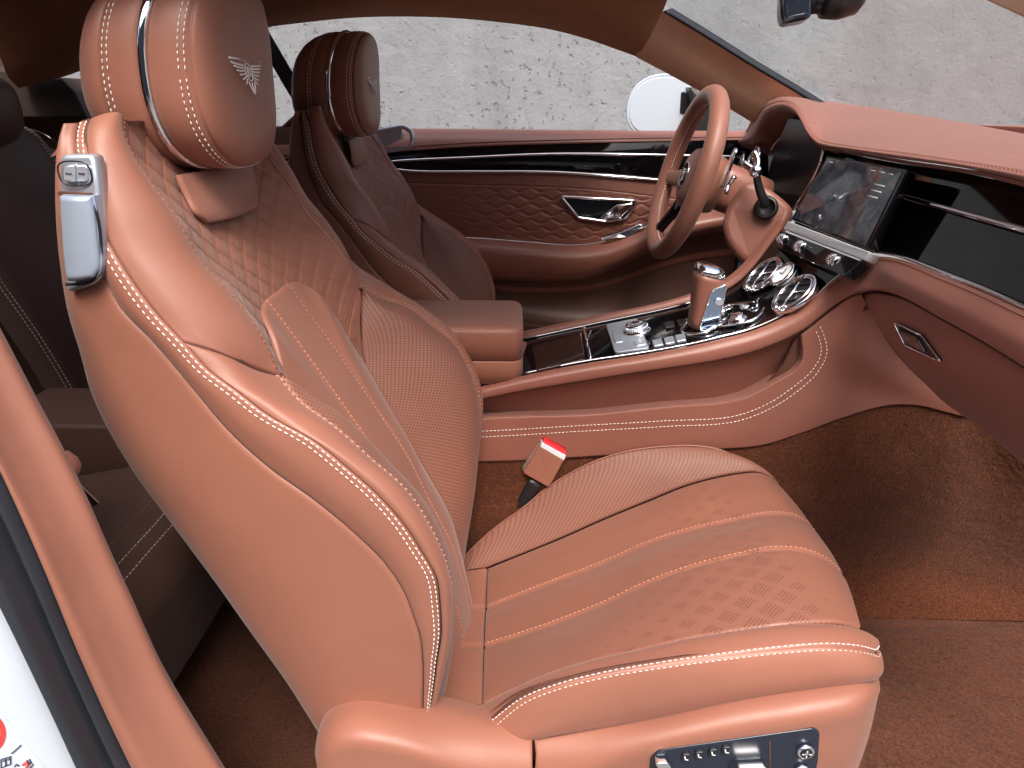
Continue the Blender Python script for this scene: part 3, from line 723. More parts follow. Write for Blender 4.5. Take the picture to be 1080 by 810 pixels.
    def on(x, y, w_, h_, name, m, out=.004, tilt=0, extra=None):
        b = MB(T); c = P(x, y, Yp); sl_ = -.06
        q = [c+np.array([sx*w_-sy*h_*tilt, -out, sy*h_+sl_*-1*sx*w_*2]) for sx, sy in ((-1, 1), (1, 1), (1, -1), (-1, -1))]
        slab(b, rounded(q, min(w_, h_)*.5), (0, 1, 0), out+.004, min(.0012, out*.5), m, smooth=True)
        if extra: extra(b, c+np.array([0, -out-.0002, 0]))
        b.build(name, pan)
    def glyph(b, c):
        tube(b, np.array([c+[-.0018, 0, .003], c+[-.0008, 0, -.0018], c+[.0026, 0, -.0022]]), .0007, 'print_light', n=5)
    for x, y in ((723, 797.5), (737, 795), (751.5, 792.5), (765.5, 790)): on(x, y, .0050, .0058, 'button', 'black_plastic', .003, extra=glyph)
    on(702, 806, .0075, .016, 'lever', 'chrome', .012, tilt=.5); on(786, 805, .017, .0095, 'switch', 'chrome', .014, tilt=-.3)
    for (x, y, r) in ((848.5, 790, .0098), (845, 810, .0085)):
        b = MB(T); c = P(x, y, Yp); lathe(b, c, (0, -1, 0), [(0, r), (.004, r), (.006, r*.92), (.0062, r*.7), (.005, r*.62), (.006, r*.5), (.0075, 0.0001)], 'chrome', 28)
        lathe(b, c+[0, -.0064, 0], (0, -1, 0), [(0, r*.68), (.0004, r*.66)], 'black_plastic', 24)
        for a in range(4):
            dv = np.array([math.cos(a*math.pi/2), 0, math.sin(a*math.pi/2)]); tube(b, np.array([c+dv*r*.3+[0, -.0074, 0], c+dv*r*.52+[0, -.0074, 0]]), .0007, 'print_light', n=5)
        b.build('knob', pan)
    b = MB(T); c = pc([(812, 781.5), (812, 850)], Yp-.0004); tube(b, c, .0007, 'groove', n=5); b.build('panel_seam', pan)
    return root
make_seat('large tan leather passenger seat filling the foreground, with silver shoulder release plate facing the viewer', False)
make_seat('tan leather driver seat in front of the far door, half hidden behind the nearer seat', True)
#PART3
# ================================================================== CENTRE CONSOLE
YN = 1.165; YF = 1.39
def plane(a, b, c):
    n = np.cross(b-a, c-a); n /= np.linalg.norm(n)
    if n[2] < 0: n = -n
    def f(x, y):
        d = ray(x, y); return EYE+d*((n@(a-EYE))/(n@d))
    return f, n
pl, pln = plane(P(618, 382, YN), P(737, 362, YN), P(633, 339.5, YF))
pr, prn = plane(P(819, 337, YN), P(878, 293, YN-.01), P(796, 283, YF))
RTc = pc([(480, 414, YN), (553, 395, YN), (618, 382, YN), (678, 373, YN), (737, 362, YN), (760, 356.5, YN), (789.6, 349, YN), (819, 337, YN), (849, 319.5, YN-.004), (878.5, 293.5, YN-.012), (897, 279.5, YN-.03)])
RTd = pcx([(897, 279.5, RTc[-1][0]), (908, 273, .552), (920, 270, .556), (944, 271, .558), (997, 290, .558), (1040, 307, .558), (1080, 325, .558), (1150, 356, .558), (1230, 392, .56)])
RBc = pc([(480, 428, YN-.016), (553, 413, YN-.016), (589, 407, YN-.016), (678, 393, YN-.016), (767, 379, YN-.016), (804, 369, YN-.016), (849, 348, YN-.02), (878.5, 324.5, YN-.03), (897, 312.5, YN-.05)])
RBd = pcx([(897, 312.5, RBc[-1][0]), (908, 308, .535), (920, 307, .540), (944, 312, .542), (997, 340, .542), (1040, 364, .542), (1080, 389, .542), (1150, 431, .542), (1230, 478, .544)])
con = thing('center_console', 'tan leather centre console between the seats with a glossy black top and chrome controls', 'console', (.2, YCAR, FLOOR))
LP = pc([(480, 441.5, 1.145), (560, 438.5, 1.145), (618, 437, 1.145), (707, 428, 1.145), (767, 423, 1.145), (790, 417, 1.145), (819, 401.5, 1.145), (838, 390, 1.145), (846, 379, 1.145), (847, 367, 1.146), (845.5, 353, 1.147)])
TOPr = np.concatenate([LP, pc([(852, 348, 1.146), (866, 336, 1.142), (880, 325, 1.136), (897, 313.5, 1.118), (908, 310, 1.105)])])
SB = pc([(480, 488, 1.15), (558, 486, 1.15), (638, 481, 1.15), (700, 478, 1.15), (760, 474, 1.15), (804, 470, 1.148), (849, 456, 1.142), (893, 440, 1.13), (938, 428, 1.115), (967, 428, 1.105), (1005, 437, 1.095), (1020, 440, 1.09)])
MIDr = pc([(480, 465, 1.146), (600, 461, 1.146), (700, 453, 1.146), (780, 445, 1.146), (835, 425, 1.144), (875, 390, 1.138), (915, 370, 1.11), (945, 373, 1.102)])
mb = MB(); sc = Lines()
g = patch(mb, [TOPr, MIDr, SB], 'leather_dash', 110, 30, roll=(0, 0, .006, .004), rd=.004, out=(0, -1, .2))
patch(mb, [SB, SB+[0, .012, -.004]], 'groove', 60, 2, out=(0, -1, 0))
patch(mb, [TOPr[9:]+[0, .014, .012], SB[-8:]+[0, .02, 0]], 'groove', 40, 6, out=(0, -1, .2)); 
# the open pocket behind the lip
patch(mb, [RBc[:8]+[0, .012, .0], cr(LP, 40)+[0, .055, -.015]], 'leather_dash', 60, 12, out=(0, -1, .2))
patch(mb, [cr(LP, 60)+[0, .055, -.015], cr(LP, 60)], 'leather_dash', 60, 6, out=(0, 0, 1))
mb.build('side_panel', con)
LPd = pc([(480, 456, 1.1445), (504, 455, 1.1445), (560, 452, 1.1445), (608, 449, 1.1445), (697, 444, 1.1445), (780, 437.5, 1.1445), (812, 424.5, 1.1445), (838, 407, 1.1425), (857, 390, 1.142), (866, 372, 1.141), (864, 357, 1.142), (858.5, 345, 1.1445)])
from mathutils.bvhtree import BVHTree
bv = BVHTree.FromPolygons(mb.v[0].tolist(), [f for f in mb.f if max(f) < len(mb.v[0])])
def drape(pxs, bv, n=120, tow=EYE):
    """lay a seam line on the real surface under it"""
    q = cr(pxs, n); P_ = []; N_ = []
    for a in q:
        d = a-tow; d /= np.linalg.norm(d)
        h = bv.ray_cast(Vector(tow), Vector(d))
        if h[0] is None: continue
        nn = np.array(h[1]); nn = -nn if nn@d > 0 else nn
        P_.append(np.array(h[0])); N_.append(nn)
    return np.array(P_), np.array(N_)
for dy in (0, 6.0):
    q = LPd.copy(); c = pc([(700, 380, 1.1445)])[0]
    if dy: q = pc([(480, 462, 1.1445), (504, 461, 1.1445), (560, 458, 1.1445), (608, 455, 1.1445), (697, 450, 1.1445), (782, 443, 1.1445), (816, 429, 1.1445), (843, 411, 1.1425), (862, 393, 1.142), (872, 372, 1.14), (869, 354, 1.14), (862.5, 340, 1.142)])
    stitches(sc, *drape(q, bv), 'thread_white', L=.0050, gap=.0022, r=.00075)
FTc = pc([(500, 372, YF), (553, 357.5, YF), (633, 340, YF), (707, 324.5, YF), (722, 320.5, YF), (745, 315, YF), (760, 309, YF), (778.5, 298, YF), (796, 280, YF), (814, 256, YF), (824, 242, YF)])
FT2 = pc([(500, 360, YF+.02), (553, 349, YF+.02), (633, 332, YF+.02), (707, 316, YF+.02), (740, 305, YF+.02), (760, 296.5, YF+.02), (776, 285, YF+.02), (794, 266, YF+.02), (809, 246, YF+.02), (820, 232, YF+.02)])
mb = MB(); g = patch(mb, [FTc, mix(FTc, FT2, .5, (0, -.003, .006)), FT2], 'leather_dash', 80, 10, roll=(0, 0, .004, .004), rd=.003, out=(0, -.5, 1))
patch(mb, [FT2, FT2+[0, .01, -.3]], 'leather_dash', 60, 8, out=(0, 1, 0)); mb.build('far_rail', con)
mb = MB(); patch(mb, [RTc+[0, .001, -.003], FTc+[0, -.001, -.002]], 'piano_black', 120, 16, out=(0, 0, 1)); bvt = BVHTree.FromPolygons(mb.v[0].tolist(), mb.f); top = mb.build('top_panel', con)
def surf(x, y):
    d = ray(x, y); d = d/np.linalg.norm(d); h = bvt.ray_cast(Vector(EYE), Vector(d)); n_ = np.array(h[1]); return np.array(h[0]), (n_ if n_[2] > 0 else -n_)
mb = MB(); tube(mb, cr(RTc[1:9], 60)+[0, .004, .001], .0022, 'chrome', n=8); tube(mb, cr(FTc[1:7], 60)+[0, -.003, .001], .0024, 'chrome', n=8); mb.build('chrome_edge', con)
def pslab(name, pxs, m, f=pl, n=pln, h=.004, bev=.0012, r=.004, parent=None, depth=None):
    b = MB(); q = np.array([f(*p) for p in pxs])+n*h
    slab(b, rounded(q, r), -n, depth or h+.002, bev, m, smooth=True); return b.build(name, parent or con)
# sliding tray lid
pslab('tray_lid', [(562, 366), (613, 352.5), (617, 380), (566, 392)], 'gloss_brown', h=.003, r=.004)
b = MB(); tube(b, np.array([pl(616, 347)+pln*.003, pl(623, 380)+pln*.003]), .0028, 'chrome'); b.build('divider', con)
blk = pslab('control_block', [(639, 344), (672, 338), (685, 369), (649, 374)], 'brushed_silver', h=.005, r=.006)
pslab('button', [(645, 350), (654, 348.5), (657.5, 363), (649, 364.5)], 'brushed_silver', h=.0068, r=.003, parent=blk); pslab('button', [(668, 362), (680, 360), (682, 366), (671, 368)], 'brushed_silver', h=.0068, r=.003, parent=blk)
b = MB(); c = pl(672, 352); rr = .027
pf_ = [(0, rr), (.006, rr), (.008, rr*.93), (.009, rr*.8), (.018, rr*.78), (.021, rr*.72), (.0215, rr*.5), (.0195, rr*.42), (.0195, .0001)]
lathe(b, c, pln, pf_, 'chrome', 36); kn = b.build('rotary_knob', con)
b = MB()
for k in range(36):
    a = 2*math.pi*k/36; u_ = np.cross(pln, [1, 0, 0]); u_ /= np.linalg.norm(u_); v_ = np.cross(pln, u_); dv = u_*math.cos(a)+v_*math.sin(a)
    tube(b, np.array([c+dv*rr*.8+pln*.0095, c+dv*rr*.79+pln*.0175]), .0011, 'brushed_silver', n=5)
b.build('knurling', kn)
for i, x in enumerate((688, 700, 712)):
    pslab('button', [(x, 360.5-(x-688)*.21), (x+10, 358.4-(x-688)*.21), (x+12, 365-(x-688)*.21), (x+2, 367-(x-688)*.21)], 'brushed_silver', h=.004, r=.002)
for i, x in enumerate((700, 714)):
    pslab('button', [(x, 341.5-(x-700)*.2), (x+10, 339.4-(x-700)*.2), (x+12, 345-(x-700)*.2), (x+2, 347-(x-700)*.2)], 'black_plastic', h=.003, r=.002)
# ring of buttons in front of the gear selector
b = MB(); cc, cn = surf(768, 335); ux = surf(786, 332)[0]-cc; ux -= cn*(ux@cn); ux /= np.linalg.norm(ux); uy = np.cross(cn, ux)
tube(b, ringpts(cc+cn*.005, ux, uy, .066, .050, 48, 2.8), .0032, 'chrome', n=10, closed=True); b.build('chrome_surround', con)
for k in range(9):
    a = k*2*math.pi/9+.35; q = cc+ux*.050*math.cos(a)+uy*.036*math.sin(a)+cn*.001; b = MB()
    if k in (7, 8): continue
    lathe(b, q, cn, [(0, .0080), (.004, .0080), (.0055, .0066), (.0055, .0001)], 'brushed_silver' if k % 2 else 'blue_black', 16); tube(b, ringpts(q+cn*.0045, ux, uy, .0084, .0084, 20), .0011, 'chrome', n=6, closed=True); b.build('button', con)
for (x, y, r_) in ((779, 341, .0185), (760, 331, .0145)):
    b = MB(); q, qn = surf(x, y); lathe(b, q, qn, [(0, r_), (.007, r_), (.010, r_*.9), (.011, r_*.7), (.016, r_*.66), (.018, r_*.55), (.018, .0001)], 'chrome', 28); b.build('start_knob', con)
# air vents and the clock on the rising panel
rx = pr(820, 300)-pr(805, 320); rx -= prn*(rx@prn); rx /= np.linalg.norm(rx); ry = np.cross(prn, rx)
def vent(x, y, a, b_, name='air_vent'):
    c = pr(x, y)+prn*.004; m_ = MB(); o1 = ringpts(c, rx, ry, a, b_, 48)
    tube(m_, o1, .0062, 'chrome', n=12, closed=True); tube(m_, ringpts(c+prn*.005, rx, ry, a*.86, b_*.86, 40), .002, 'chrome', n=8, closed=True); v = m_.build(name, con)
    d_ = MB(); slab(d_, ringpts(c+prn*.0012, rx, ry, a*.95, b_*.95, 40), -prn, .003, 0, 'black_plastic'); d_.build('vent_bowl', v)
    for s in (-.45, 0, .45):
        d_ = MB(); w_ = math.sqrt(1-s*s)*.9
        slab(d_, np.array([c+rx*a*s-ry*b_*w_+prn*.004, c+rx*a*s+ry*b_*w_+prn*.004, c+rx*(a*s+.0022)+ry*b_*w_+prn*.004, c+rx*(a*s+.0022)-ry*b_*w_+prn*.004]), -prn, .003, 0, 'chrome' if s == 0 else 'black_plastic'); d_.build('vane', v)
    d_ = MB(); tube(d_, np.array([c-rx*a*.9+prn*.006, c+rx*a*.9+prn*.006]), .0026, 'chrome'); d_.build('slider', v)
    d_ = MB(); p_ = c-rx*a*1.15-ry*.0; lathe(d_, p_, prn, [(0, .006), (.016, .006), (.019, .0045), (.02, .0001)], 'chrome', 16); d_.build('organ_stop', v)
vent(840, 311.5, .041, .040); vent(807, 291.5, .041, .039)
c = pr(829, 293)+prn*.004; b = MB(); tube(b, ringpts(c+prn*.006, rx, ry, .026, .022, 36), .0042, 'chrome', n=10, closed=True); ck = b.build('clock', con)
b = MB(); slab(b, ringpts(c+prn*.006, rx, ry, .025, .021, 32), -prn, .008, 0, 'print_light'); b.build('dial', ck)
b = MB(); c = c+prn*.005; tube(b, np.array([c+prn*.002, c+prn*.002+rx*.014]), .0008, 'print_dark', n=5); tube(b, np.array([c+prn*.002, c+prn*.002+ry*.010+rx*.004]), .0009, 'print_dark', n=5); b.build('hand', ck)
# gear selector
gs0 = pl(739, 345); gs1 = pl(739, 345)+np.array([.006, .005, .107])
gx_ = np.array([.97, 0, -.22]); gy_ = np.array([0, 1., 0])
b = MB(); secs = []
for t_, a, e in ((0, .025, .028), (.15, .0245, .028), (.4, .0252, .029), (.65, .0268, .030), (.85, .0275, .031), (.95, .0275, .031)):
    secs.append(ringpts(gs0*(1-t_)+gs1*t_, gx_, gy_, a, e, 32, 3.2))
rings_body(b, secs, 'leather_dash'); gs = b.build('gear_selector', con)
b = MB(); secs = []
for t_, a, e in ((.95, .0280, .0318), (1.0, .0280, .0318), (1.06, .0260, .030), (1.10, .020, .024), (1.115, .012, .015), (1.118, .001, .001)):
    secs.append(ringpts(gs0*(1-t_)+gs1*t_, gx_, gy_, a, e, 32, 3.0))
rings_body(b, secs, 'chrome'); b.build('chrome_cap', gs)
b = MB(); q = []
for (t_, s) in ((.02, -.45), (.02, 1.04), (.60, 1.05), (.90, 1.0), (.74, .02)):
    a = .025+.003*min(1, t_*1.1); e = .028+.0035*min(1, t_*1.1); q.append(gs0*(1-t_)+gs1*t_+gx_*a*s*.92-gy_*(e+.0018))
slab(b, rounded(q, .006), (0, 1, 0), .006, .0015, 'blue_chrome', smooth=True); tube(b, rounded(q, .006), .0016, 'chrome', n=6, closed=True); cb = b.build('chrome_side', gs)
b = MB(); c_ = np.mean(q, 0)+np.array([.004, -.0015, .012]); lathe(b, c_, (0, -1, 0), [(0, .008), (.001, .008), (.002, .006), (.002, .0001)], 'brushed_silver', 20); b.build('button', gs)
b = MB(); tube(b, ringpts(gs0+pln*.004, ux, uy, .033, .040, 36, 2.6), .004, 'chrome', n=10, closed=True); b.build('gaiter_ring', con)
# armrest lid
a0 = P(552, 346, 1.155); zt = a0[2]; xb = a0[0]-.36
b = MB(); O = rounded([(xb, 1.155, zt), (a0[0], 1.155, zt), (a0[0]-.004, 1.345, zt), (xb, 1.345, zt)], [.001, .03, .03, .001], 8)
slab(b, O, (0, 0, -1), .062, .014, 'leather', smooth=True, seg=6)
O2 = O*[1, 1, 1]+[0, 0, -.064]; O2[:, 1] = 1.25+(O2[:, 1]-1.25)*.985
slab(b, O2, (0, 0, -1), .045, .003, 'leather', smooth=True); arm = b.build('armrest', con)
b = MB(); qq = np.array([[x_, 1.1585, zt-.0045] for x_ in np.linspace(xb, a0[0]-.02, 40)]); stitches(sc, qq, np.tile([0, -.7, .7], (40, 1)), 'thread_light', L=.0045, gap=.003, r=.0008)
b = MB(); slab(b, np.array([(xb-.05, 1.222, zt-.10), (a0[0]+.005, 1.222, zt-.10), (a0[0]+.005, 1.37, zt-.10), (xb-.05, 1.37, zt-.10)]), (0, 0, -1), .25, 0, 'leather_dash'); b.build('armrest_base', con)
sc.build('stitching', con)

# carpeted tunnel side and toe board (ground of the footwell)
SBf = np.concatenate([SB[:-1], pc([(1020, 441, 1.095), (1041, 453, 1.09), (1080, 486, 1.07), (1150, 540, 1.05)])])+[0, .006, .002]
X0, X1 = SBf[0][0]-.35, 1.2
bot = np.array([[x_, 1.085, FLOOR+.004] for x_ in np.linspace(X0, X1, 12)])
SBx = np.concatenate([SBf[:1]-[.35, 0, -.0], SBf])
def fuzz(G, su, sv):
    x, y, z = G[..., 0], G[..., 1], G[..., 2]
    return .004*np.sin(9*x+4*z)*np.sin(11*z+2*x)+np.random.RandomState(3).rand(*x.shape)*.0022
b = MB(); patch(b, [SBx, mix(SBx, bot, .4, (0, .012, .01)), mix(SBx, bot, .85, (0, .03, -.012)), bot], 'carpet', 220, 90, disp=fuzz, out=(0, -1, .3)); b.build('carpet_tunnel', kind='structure')
b = MB(); tw = np.array([[1.15, y_, FLOOR] for y_ in (.4, 1.0, 1.6, 2.1)]); patch(b, [tw, tw+[.04, 0, .12], tw+[.16, 0, .35], tw+[.2, 0, .75]], 'carpet', 40, 30, out=(-1, 0, 0)); b.build('carpet_toe_board', kind='structure')
mt_ = thing('floor_mat', 'brown carpet mat on the floor in front of the near seat', 'floor mat', (.75, .8, FLOOR))
b = MB(); g = patch(b, [np.array([[.42, y_, FLOOR+.012] for y_ in (.53, .8, 1.05)]), np.array([[.8, y_, FLOOR+.014] for y_ in (.53, .8, 1.055)]), np.array([[1.12, y_, FLOOR+.03] for y_ in (.55, .8, 1.06)])], 'carpet', 120, 150, roll=(.015, .015, .015, .015), rd=.012, disp=lambda G, su, sv: np.random.RandomState(5).rand(*G.shape[:2])*.003, out=(0, 0, 1)); b.build('pile', mt_)
tubep = cr(np.array([[.42, .53, FLOOR+.008], [.42, 1.05, FLOOR+.008], [1.12, 1.06, FLOOR+.026], [1.12, .55, FLOOR+.026]]), 60)

# ================================================================== DASHBOARD
dash = thing('dashboard', 'tan leather dashboard with hooded dials, tilted screen and glossy black trim', 'dashboard', (.6, YCAR, FLOOR))
XD = .56
DFl = pcx([(776, 152), (788, 150), (796, 145), (801, 133), (806, 124), (816, 117), (830, 115), (841, 122), (848, 134), (854, 145), (863, 153)], XD)
DUl = pcx([(777, 147), (788, 145), (795, 136), (799, 126), (804, 118), (815, 109.5), (829, 107), (841, 111), (849, 122), (855, 134), (864, 146)], XD+.006)
DSl = pcx([(780, 143, .61), (790, 140, .61), (797, 127, .59), (802, 117, .59), (808, 110.5, .595), (820, 105.5, .60), (834, 104.3, .62), (848, 104.5, .655), (858, 105, .69), (866, 105.8, .72), (874, 106.7, .74)])
DFr = pcx([(863, 153), (876, 156.5), (891, 158.5), (947, 168), (1030, 180.5), (1080, 192), (1150, 208), (1230, 227)], XD)
DUr = pcx([(864, 146), (876, 150.5), (891, 153), (947, 160), (1030, 172), (1080, 180), (1150, 193), (1230, 209)], XD+.006)
DSr = pcx([(874, 106.7, .74), (892, 109, .78), (913, 112, .80), (975, 122, .80), (1031, 132, .80), (1080, 141, .80), (1150, 154, .80), (1230, 169, .80)])
b = MB(); sd_ = Lines()
DF, DU, DS = np.concatenate([DFl, DFr[1:]]), np.concatenate([DUl, DUr[1:]]), np.concatenate([DSl, DSr[1:]])
DF, DU, DS = index_rows([DF, DU, DS], 260)
patch(b, [DF+[.03, 0, -.004], DF+[.004, 0, -.004], DF], 'leather_dash', 9, 6, out=(-1, 0, -1), raw=True)
g = patch(b, [DF, (DF+DU)/2+[-.006, 0, .001], DU], 'leather_dash', 9, 10, roll=(0, 0, .004, .003), rd=.002, out=(-1, 0, .5), raw=True)
stitches(sd_, *gline(g, 'v1', .0055), 'thread_tan', L=.0045, gap=.003, r=.0007)
patch(b, [DU, DU*.75+DS*.25+[-.004, 0, .005], DU*.4+DS*.6+[0, 0, .007], DS, DS+[.10, 0, -.022], DS+[.30, 0, -.085]], 'leather_dash', 9, 36, roll=(0, 0, .004, 0), rd=.0025, out=(-.3, 0, 1), raw=True)
b.build('dash_pad', dash)
b = MB(); slab(b, np.array([PX(1031, 131.7, .84), PX(1240, 140, .84), PX(1240, 175, .84), PX(1031, 143, .84)]), (1, 0, 0), .12, .002, 'leather_dash'); b.build('defroster_panel', dash)
# glossy fascia
f0 = pcx([(855, 158), (891, 162), (947, 172), (1030, 185), (1080, 197), (1150, 213), (1230, 232)], XD+.05)
f1 = pcx([(838, 236), (880, 252), (918, 266), (944, 269), (997, 289), (1040, 306), (1080, 324), (1150, 355), (1230, 391)], XD+.008)
b = MB(); patch(b, [f0, mix(f0, f1, .5, (.0, 0, 0)), f1], 'piano_black', 60, 24, out=(-1, 0, .2)); b.build('fascia', dash)
b = MB(); tube(b, cr(pcx([(950, 206.5), (1000, 220.5), (1080, 242.5), (1150, 261), (1230, 282)], XD+.022), 30), .0034, 'chrome', n=10, flat=1.2); b.build('chrome_strip', dash)
b = MB(); tube(b, cr(pcx([(914, 265.5), (925, 265.5), (944, 268.5), (997, 288.5), (1040, 305.5), (1080, 323.5), (1150, 354), (1230, 390)], XD-.002), 60), .0030, 'chrome', n=10); b.build('chrome_edge', dash)
# leather rail under the fascia
RT_ = np.concatenate([RTc, RTd[1:]]); RB_ = np.concatenate([RBc, RBd[1:]])
rt, rb = cr(RT_, 200), cr(RB_, 200)
kx = np.clip((YN-.01-rt[:, 1])/.12, 0, 1)[:, None]           # 0 along the console, 1 along the dashboard
bul = np.array([0, -.009, .006])*(1-kx)+np.array([-.013, -.005, .003])*kx
b = MB(); g = patch(b, [rt, rt*.75+rb*.25+bul*.75, rt*.45+rb*.55+bul, rt*.18+rb*.82+bul*.6, rb], 'leather_dash', 200, 22, roll=(0, 0, .006, .006), rd=.004, out=(-.5, -.7, .5))
stitches(sd_, *gline(g, 'v0', .010, 0, .50), 'thread_tan', L=.0042, gap=.003, r=.0007)
q, nq = gline(g, 'v0', .014, .52, 1); tube(b, q, .0009, 'groove', n=6)
stitches(sd_, *gline(g, 'v0', .0175, .52, 1), 'thread_tan', L=.0042, gap=.003, r=.0007)
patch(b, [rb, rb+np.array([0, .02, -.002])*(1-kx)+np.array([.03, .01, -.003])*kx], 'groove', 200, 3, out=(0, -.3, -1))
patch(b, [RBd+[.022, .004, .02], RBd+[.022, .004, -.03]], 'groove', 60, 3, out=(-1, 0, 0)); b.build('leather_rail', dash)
# glovebox
gt = np.concatenate([pcx([(908, 309.5, .552)]), RBd[2:]+[.010, 0, -.003]])
gm = pcx([(938, 363, .575), (975, 378, .572), (1030, 405, .572), (1080, 432, .572), (1150, 470, .572), (1230, 512, .575)])
gb = pcx([(1019, 438, .675), (1041, 453, .675), (1080, 486, .675), (1150, 545, .675), (1230, 610, .675)])
b = MB(); patch(b, [gt, mix(gt, gm, .45, (-.004, 0, 0)), gm, mix(gm, gb, .5, (-.012, 0, 0)), gb, gb+[.1, 0, .02]], 'leather_dash', 70, 40, roll=(.006, 0, .004, 0), rd=.004, out=(-1, 0, -.3)); cz = pc([(912, 322, 1.112), (917, 338, 1.112), (938, 366, 1.108), (967, 397, 1.105), (997, 420, 1.10), (1020, 440, 1.095)])+[.006, .008, -.002]; tube(b, cr(cz, 50), .007, 'groove', n=8); gl_ = b.build('glovebox', dash)
bvg = BVHTree.FromPolygons(b.v[0].tolist(), [f for f in b.f if max(f) < len(b.v[0])])
def hit(x, y):
    d = ray(x, y); d = d/np.linalg.norm(d); h = bvg.ray_cast(Vector(EYE), Vector(d)); return np.array(h[0])
hq = np.array([hit(*p) for p in ((946, 341), (953, 343), (975, 354), (995, 381), (985, 377), (957, 364))]); hn = np.array([-1, -.1, -.05]); hn /= np.linalg.norm(hn)
b = MB(); slab(b, rounded(hq+hn*.004, .004), -hn, .008, .0012, 'black_plastic', smooth=True); tube(b, rounded(hq+hn*.0042, .004), .0013, 'chrome', n=6, closed=True); h_ = b.build('handle', gl_)
hq2 = np.array([hit(*p) for p in ((951, 346), (972, 356), (981, 372), (960, 362))])
b = MB(); slab(b, rounded(hq2+hn*.0075, .003), -hn, .006, .002, 'gloss_brown', smooth=True); b.build('handle_lever', gl_)
# screen
sq = pc([(872, 163.5, 1.37), (957.5, 178.5, 1.075), (915.5, 263.5, 1.075), (834, 231.5, 1.37)]); sn = np.cross(sq[1]-sq[0], sq[3]-sq[0]); sn /= np.linalg.norm(sn); sn = sn if sn[0] < 0 else -sn
b = MB(); slab(b, rounded(sq, .006), -sn, .016, .002, 'piano_black', smooth=True); scr = b.build('screen', dash)
i_ = sq.mean(0)+(sq-sq.mean(0))*.93+sn*.0008
b = MB(); e1 = (i_[1]-i_[0]); e2 = (i_[3]-i_[0]); L1_, L2_ = np.linalg.norm(e1), np.linalg.norm(e2)
b.add(i_, [(0, 1, 2, 3) if np.cross(i_[1]-i_[0], i_[2]-i_[0])@sn > 0 else (3, 2, 1, 0)], 'display', uv=[(0, L2_), (L1_, L2_), (L1_, 0), (0, 0)], smooth=False); b.build('display', scr)
b = MB()
for (x0, x1, y_) in ((.06, .12, .06), (.66, .72, .06), (.78, .83, .06), (.88, .93, .06), (.80, .92, .22), (.80, .92, .30), (.80, .92, .38)):
    q = i_[0]+e1*x0+e2*y_+sn*.0006; r_ = i_[0]+e1*x1+e2*y_+sn*.0006; b = MB(); tube(b, np.array([q, r_]), .0009, 'print_light', n=5); b.build('status_mark', scr)

b = MB(); slab(b, rounded(pc([(831, 233, 1.365), (917, 265.5, 1.07), (911, 274.5, 1.075), (826, 241.5, 1.37)]), .002), -sn, .02, .0015, 'satin_silver', smooth=True); b.build('silver_ledge', dash)
hv = pc([(824, 243, 1.365), (908, 275.5, 1.075), (890, 291, 1.08), (814, 259, 1.365)]); hn2 = np.cross(hv[1]-hv[0], hv[3]-hv[0]); hn2 /= np.linalg.norm(hn2); hn2 = hn2 if hn2@(EYE-hv[0]) > 0 else -hn2
b = MB(); slab(b, rounded(hv, .002), -hn2, .02, .001, 'piano_black'); hvo = b.build('climate_panel', dash)
ha = hv[1]-hv[0]; hc = hv[3]-hv[0]; hl = np.linalg.norm(ha); hax = ha/hl
for f_ in (.10, .36, .78):
    b = MB(); c0 = hv[0]+ha*f_+hc*.45-hax*.012
    lathe(b, c0, hax, [(0, .007), (.001, .010), (.011, .010), (.012, .0085), (.014, .0085), (.015, .010), (.023, .010), (.024, .007)], 'chrome', 24)
    for k in range(18):
        a = 2*math.pi*k/18; u_ = np.cross(hax, [0, 0, 1]); u_ /= np.linalg.norm(u_); v_ = np.cross(hax, u_); dv = (u_*math.cos(a)+v_*math.sin(a))*.0102
        tube(b, np.array([c0+dv+hax*.0015, c0+dv+hax*.0105]), .0008, 'brushed_silver', n=4)
    b.build('knurled_dial', hvo)
for f_ in (.20, .26, .47, .53, .59, .65, .90):
    b = MB(); q = [hv[0]+ha*(f_+dx)+hc*dy+hn2*.002 for dx, dy in ((-.022, .25), (.022, .25), (.022, .65), (-.022, .65))]; slab(b, rounded(q, .001), -hn2, .004, .0008, 'brushed_silver' if f_ in (.47, .90) else 'black_plastic', smooth=True); b.build('button', hvo)
# instrument display under its hood
b = MB(); slab(b, pcx([(772, 156), (790, 152), (803, 128), (816, 117), (832, 116), (846, 126), (858, 148), (872, 158), (868, 205), (850, 222), (775, 222)], .66), (1, 0, 0), .02, 0, 'black_plastic')
for DF in (DFl,):
    patch(b, [DF+[.004, 0, -.006], DF+[.08, 0, -.03]], 'leather_dash', 60, 6, out=(-.2, 0, -1))
b.build('hood_lining', dash)
b = MB(); slab(b, rounded(pcx([(806, 200), (812, 174), (822, 146), (832, 124), (845, 126), (869, 157), (866, 176), (857, 198), (844, 207)], .585), .006), (1, 0, 0), .02, .002, 'dark_display', smooth=True); cl_ = b.build('instrument_display', dash)
b = MB(); tube(b, cr(pcx([(869, 157), (866, 170), (858, 188), (848, 204), (837, 221)], .575), 30), .0030, 'chrome'); tube(b, cr(pcx([(812, 199), (830, 201), (849, 207)], .59), 20), .0018, 'chrome'); tube(b, cr(pcx([(811, 163), (817, 152), (826, 142), (833, 132)], .59), 20), .0018, 'chrome'); b.build('chrome_edge', dash)
